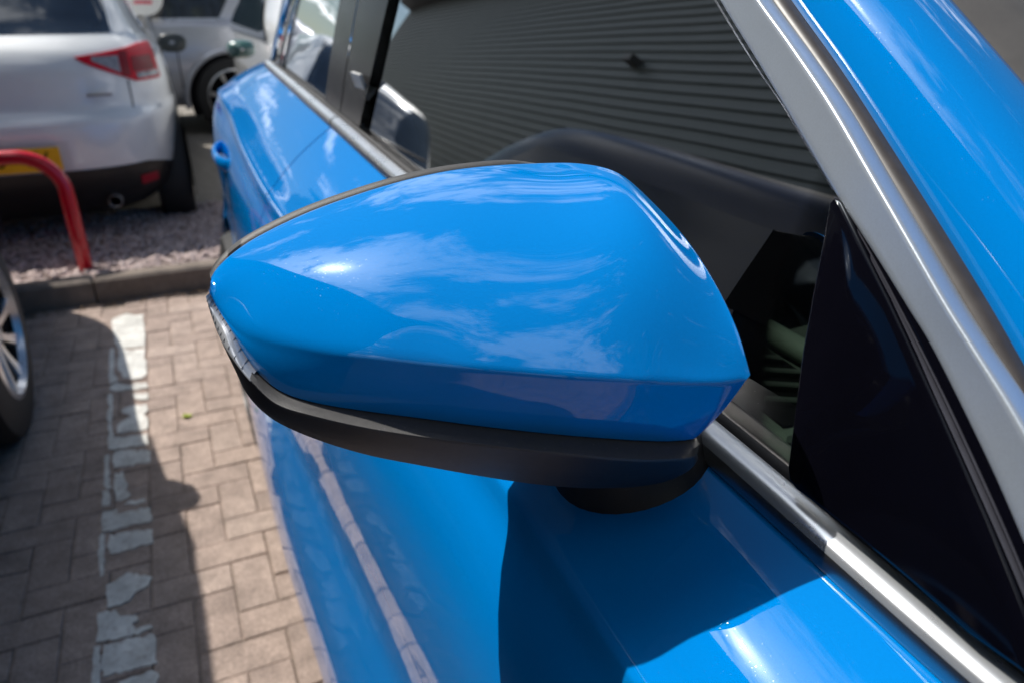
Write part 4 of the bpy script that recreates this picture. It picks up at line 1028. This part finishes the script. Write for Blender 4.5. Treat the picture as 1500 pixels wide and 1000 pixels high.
# ---- dark car in the next bay: wheel at the left edge, shadow on the paving
DULLGL = mat('dark_car_glass', (.005, .007, .012), .15, noise=(2, .2), spec=.10)
def side_car(name, x, y, label, paint):
    dc = empty(name, (x, y, 0)); tag(dc, label, 'car')
    S4 = Shell([(.22, .1, 3.75, .74), (.35, .02, 3.88, .80), (.55, .0, 3.95, .82), (.75, .02, 3.93, .82), (.90, .06, 3.78, .79), (.97, .12, 3.45, .78), (1.05, .2, 3.12, .785), (1.25, .30, 2.98, .74), (1.47, .45, 2.75, .69), (1.56, .7, 2.5, .60), (1.58, .9, 2.2, .5)], 6)
    S4.mesh('body', paint, dc, .22, 1.58, 60)
    for sd in (-1, 1):
        for yy in (.50, 2.54):
            arch_patch(dc, sd*.862, yy, .32, .36, sd); wheel('wheel', (sd*.785, yy, .32), sd, dc, R=.325, w=.21, rimr=.20, spokes=10)
        G = []
        for z in np.linspace(1.0, 1.38, 6):
            yr, yf, hw = S4.at(z)[:3]; G.append([(sd*(hw+.003), yr+.35+(yf-yr-.8)*s, z) for s in np.linspace(0, 1, 12)])
        MB().grid(np.array(G)).build('side_window', DULLGL, dc, smooth=True)
        G = []
        for (w, d) in ((.02, .0), (.075, .0), (.085, .03), (.07, .09), (.03, .13), (.01, .135)):
            G.append([(sd*(.805)+w*math.copysign(abs(math.cos(a))**.7, math.cos(a)), 2.42+d, 1.03+w*.68*math.copysign(abs(math.sin(a))**.8, math.sin(a))) for a in np.linspace(0, 2*math.pi, 18, endpoint=False)])
        MB().grid(np.array(G), closed=True).build('door_mirror', paint, dc, smooth=True)
side_car('dark_car', -1.42, -.10, 'dark car in the next bay, only its tyre and alloy wheel showing at the left', DARKCAR)
side_car('added_graphite_car', 3.75, -.75, 'graphite car added beyond the blue car to darken the view through its windows', mat('graphite_paint', (.03, .032, .035), .35, coat=1, coat_rough=.02, noise=(600, .1)))  # car put in so the far windows show dark instead of lit ground
# ---- small round white sign beyond the hatchback
sg = empty('round_sign', (.02, 8.1, 0)); tag(sg, 'small round white sign with faded red print above the white hatchback corner', 'sign')
MB().tube([(0, .03, 0), (0, .03, 1.5)], .03, 12).build('post', mat('galvanised', (.4, .4, .4), .45, metal=.8, noise=(20, .1)), sg, smooth=True)
bd = MB().ring((0, 0, 1.27), 'Y', [(0.001, 0), (.17, 0), (.175, .004), (.17, .012), (.001, .012)], 36).build('board', mat('sign_white', (.72, .72, .70), .5, noise=(5, .05)), sg)
MB().box((0, -.004, 1.29), (.20, .004, .05)).box((0, -.004, 1.21), (.15, .004, .03)).build('printed_band', mat('faded_red_print', (.6, .12, .16), .6, noise=(60, .3)), bd)

# ================================================================== surroundings seen in reflections; some trees added to dim the light
bw = empty('warehouse', (-8.0, 12, 0), math.radians(97)); tag(bw, 'grey warehouse clad in horizontal corrugated sheet, mirrored in the door glass', 'building')
cld = mat('grey_cladding', (.026, .037, .040), .5, metal=.0, noise=(1.2, .08))
prof = []
z = .0
while z < 11.4:
    prof += [(0, z), (0, z+.13), (.05, z+.16), (.05, z+.27), (0, z+.30)]; z += .30
G = np.array([[(x, -d, z) for d, z in prof] for x in (-14, 40)])
tag(MB().grid(G).build('cladding', cld, bw), kind='stuff')
MB().box((13, 6, 5.7), (53.9, 11.8, 11.3)).build('wall', cld, bw)
MB().box((13, 5.6, 11.6), (54.6, 13.6, .3)).build('roof', mat('roof_dark', (.06, .06, .065), .6, noise=(3, .1)), bw)
MB().box((3, -.2, 6.6), (.35, .35, .2)).build('security_lamp', mat('lamp_black', (.03, .03, .03), .5, noise=(3, .1)), bw)
def tree(x, y, h, r, label):
    t0 = empty('tree', (x, y, 0)); tag(t0, label, 'tree')
    tr = MB().tube([(0, 0, 0), (.05, 0, h*.3), (0, .1, h*.6), (.1, 0, h*.9)], [.22, .18, .12, .04], 10)
    rr = random.Random(int(x*7+y))
    for k in range(9):
        a = rr.uniform(0, 6.28); z0 = h*rr.uniform(.35, .7); tr.tube([(0, 0, z0), (math.cos(a)*r*.7, math.sin(a)*r*.7, z0+h*.2)], [.07, .02], 6)
    tr.build('trunk', mat('bark', (.09, .07, .05), .9, noise=(8, .3)), t0, smooth=True)
    n = 9000; P = RS.normal(0, 1, (n, 3)); P /= np.linalg.norm(P, axis=1)[:, None]; P *= (RS.uniform(0, 1, n)**.4)[:, None]
    lob = 1+.35*np.sin(P[:, 0]*5+x)*np.cos(P[:, 1]*4+y)+.2*np.sin(P[:, 2]*7)
    P = P*lob[:, None]*np.array([r, r, h*.36])+np.array([0, 0, h*.66])
    a = RS.normal(0, 1, (n, 3)); a /= np.linalg.norm(a, axis=1)[:, None]; b = np.cross(a, RS.normal(0, 1, (n, 3))); b /= np.linalg.norm(b, axis=1)[:, None]; s = .13
    V = np.stack([P-a*s, P-b*s*.6, P+a*s, P+b*s*.6], 1).reshape(-1, 3)
    me = bpy.data.meshes.new('crown'); me.from_pydata(V.tolist(), [], (np.arange(n)[:, None]*4+np.arange(4)).tolist()); me.update()
    me.materials.append(LEAF); o = bpy.data.objects.new('crown', me); COL.objects.link(o); o.parent = t0
LEAF = mat('leaves', (.07, .10, .035), .6, noise=(.8, .4))
for x, y, h, r, l in ((-19, 24, 8, 3.2, 'tall tree at the far left of the car park beyond the warehouse'), (6.5, 24, 6.5, 2.6, 'smaller round tree behind the silver SUV'), (-16, 2, 6, 2.6, 'broad tree at the left side of the car park'), (-10, -11, 9, 3.6, 'unseen tree added to dim the light, leftmost of the row behind the photographer'), (-5, -9.5, 9.5, 3.6, 'unseen tree added to dim the light, second of the row behind the photographer'), (.5, -9.8, 10, 3.8, 'unseen tree added to dim the light, middle of the row behind the photographer'), (6, -10, 9.5, 3.6, 'unseen tree added to dim the light, rightmost of the row behind the photographer')): tree(x, y, h, r, l)  # row behind the camera is added to block light from that side
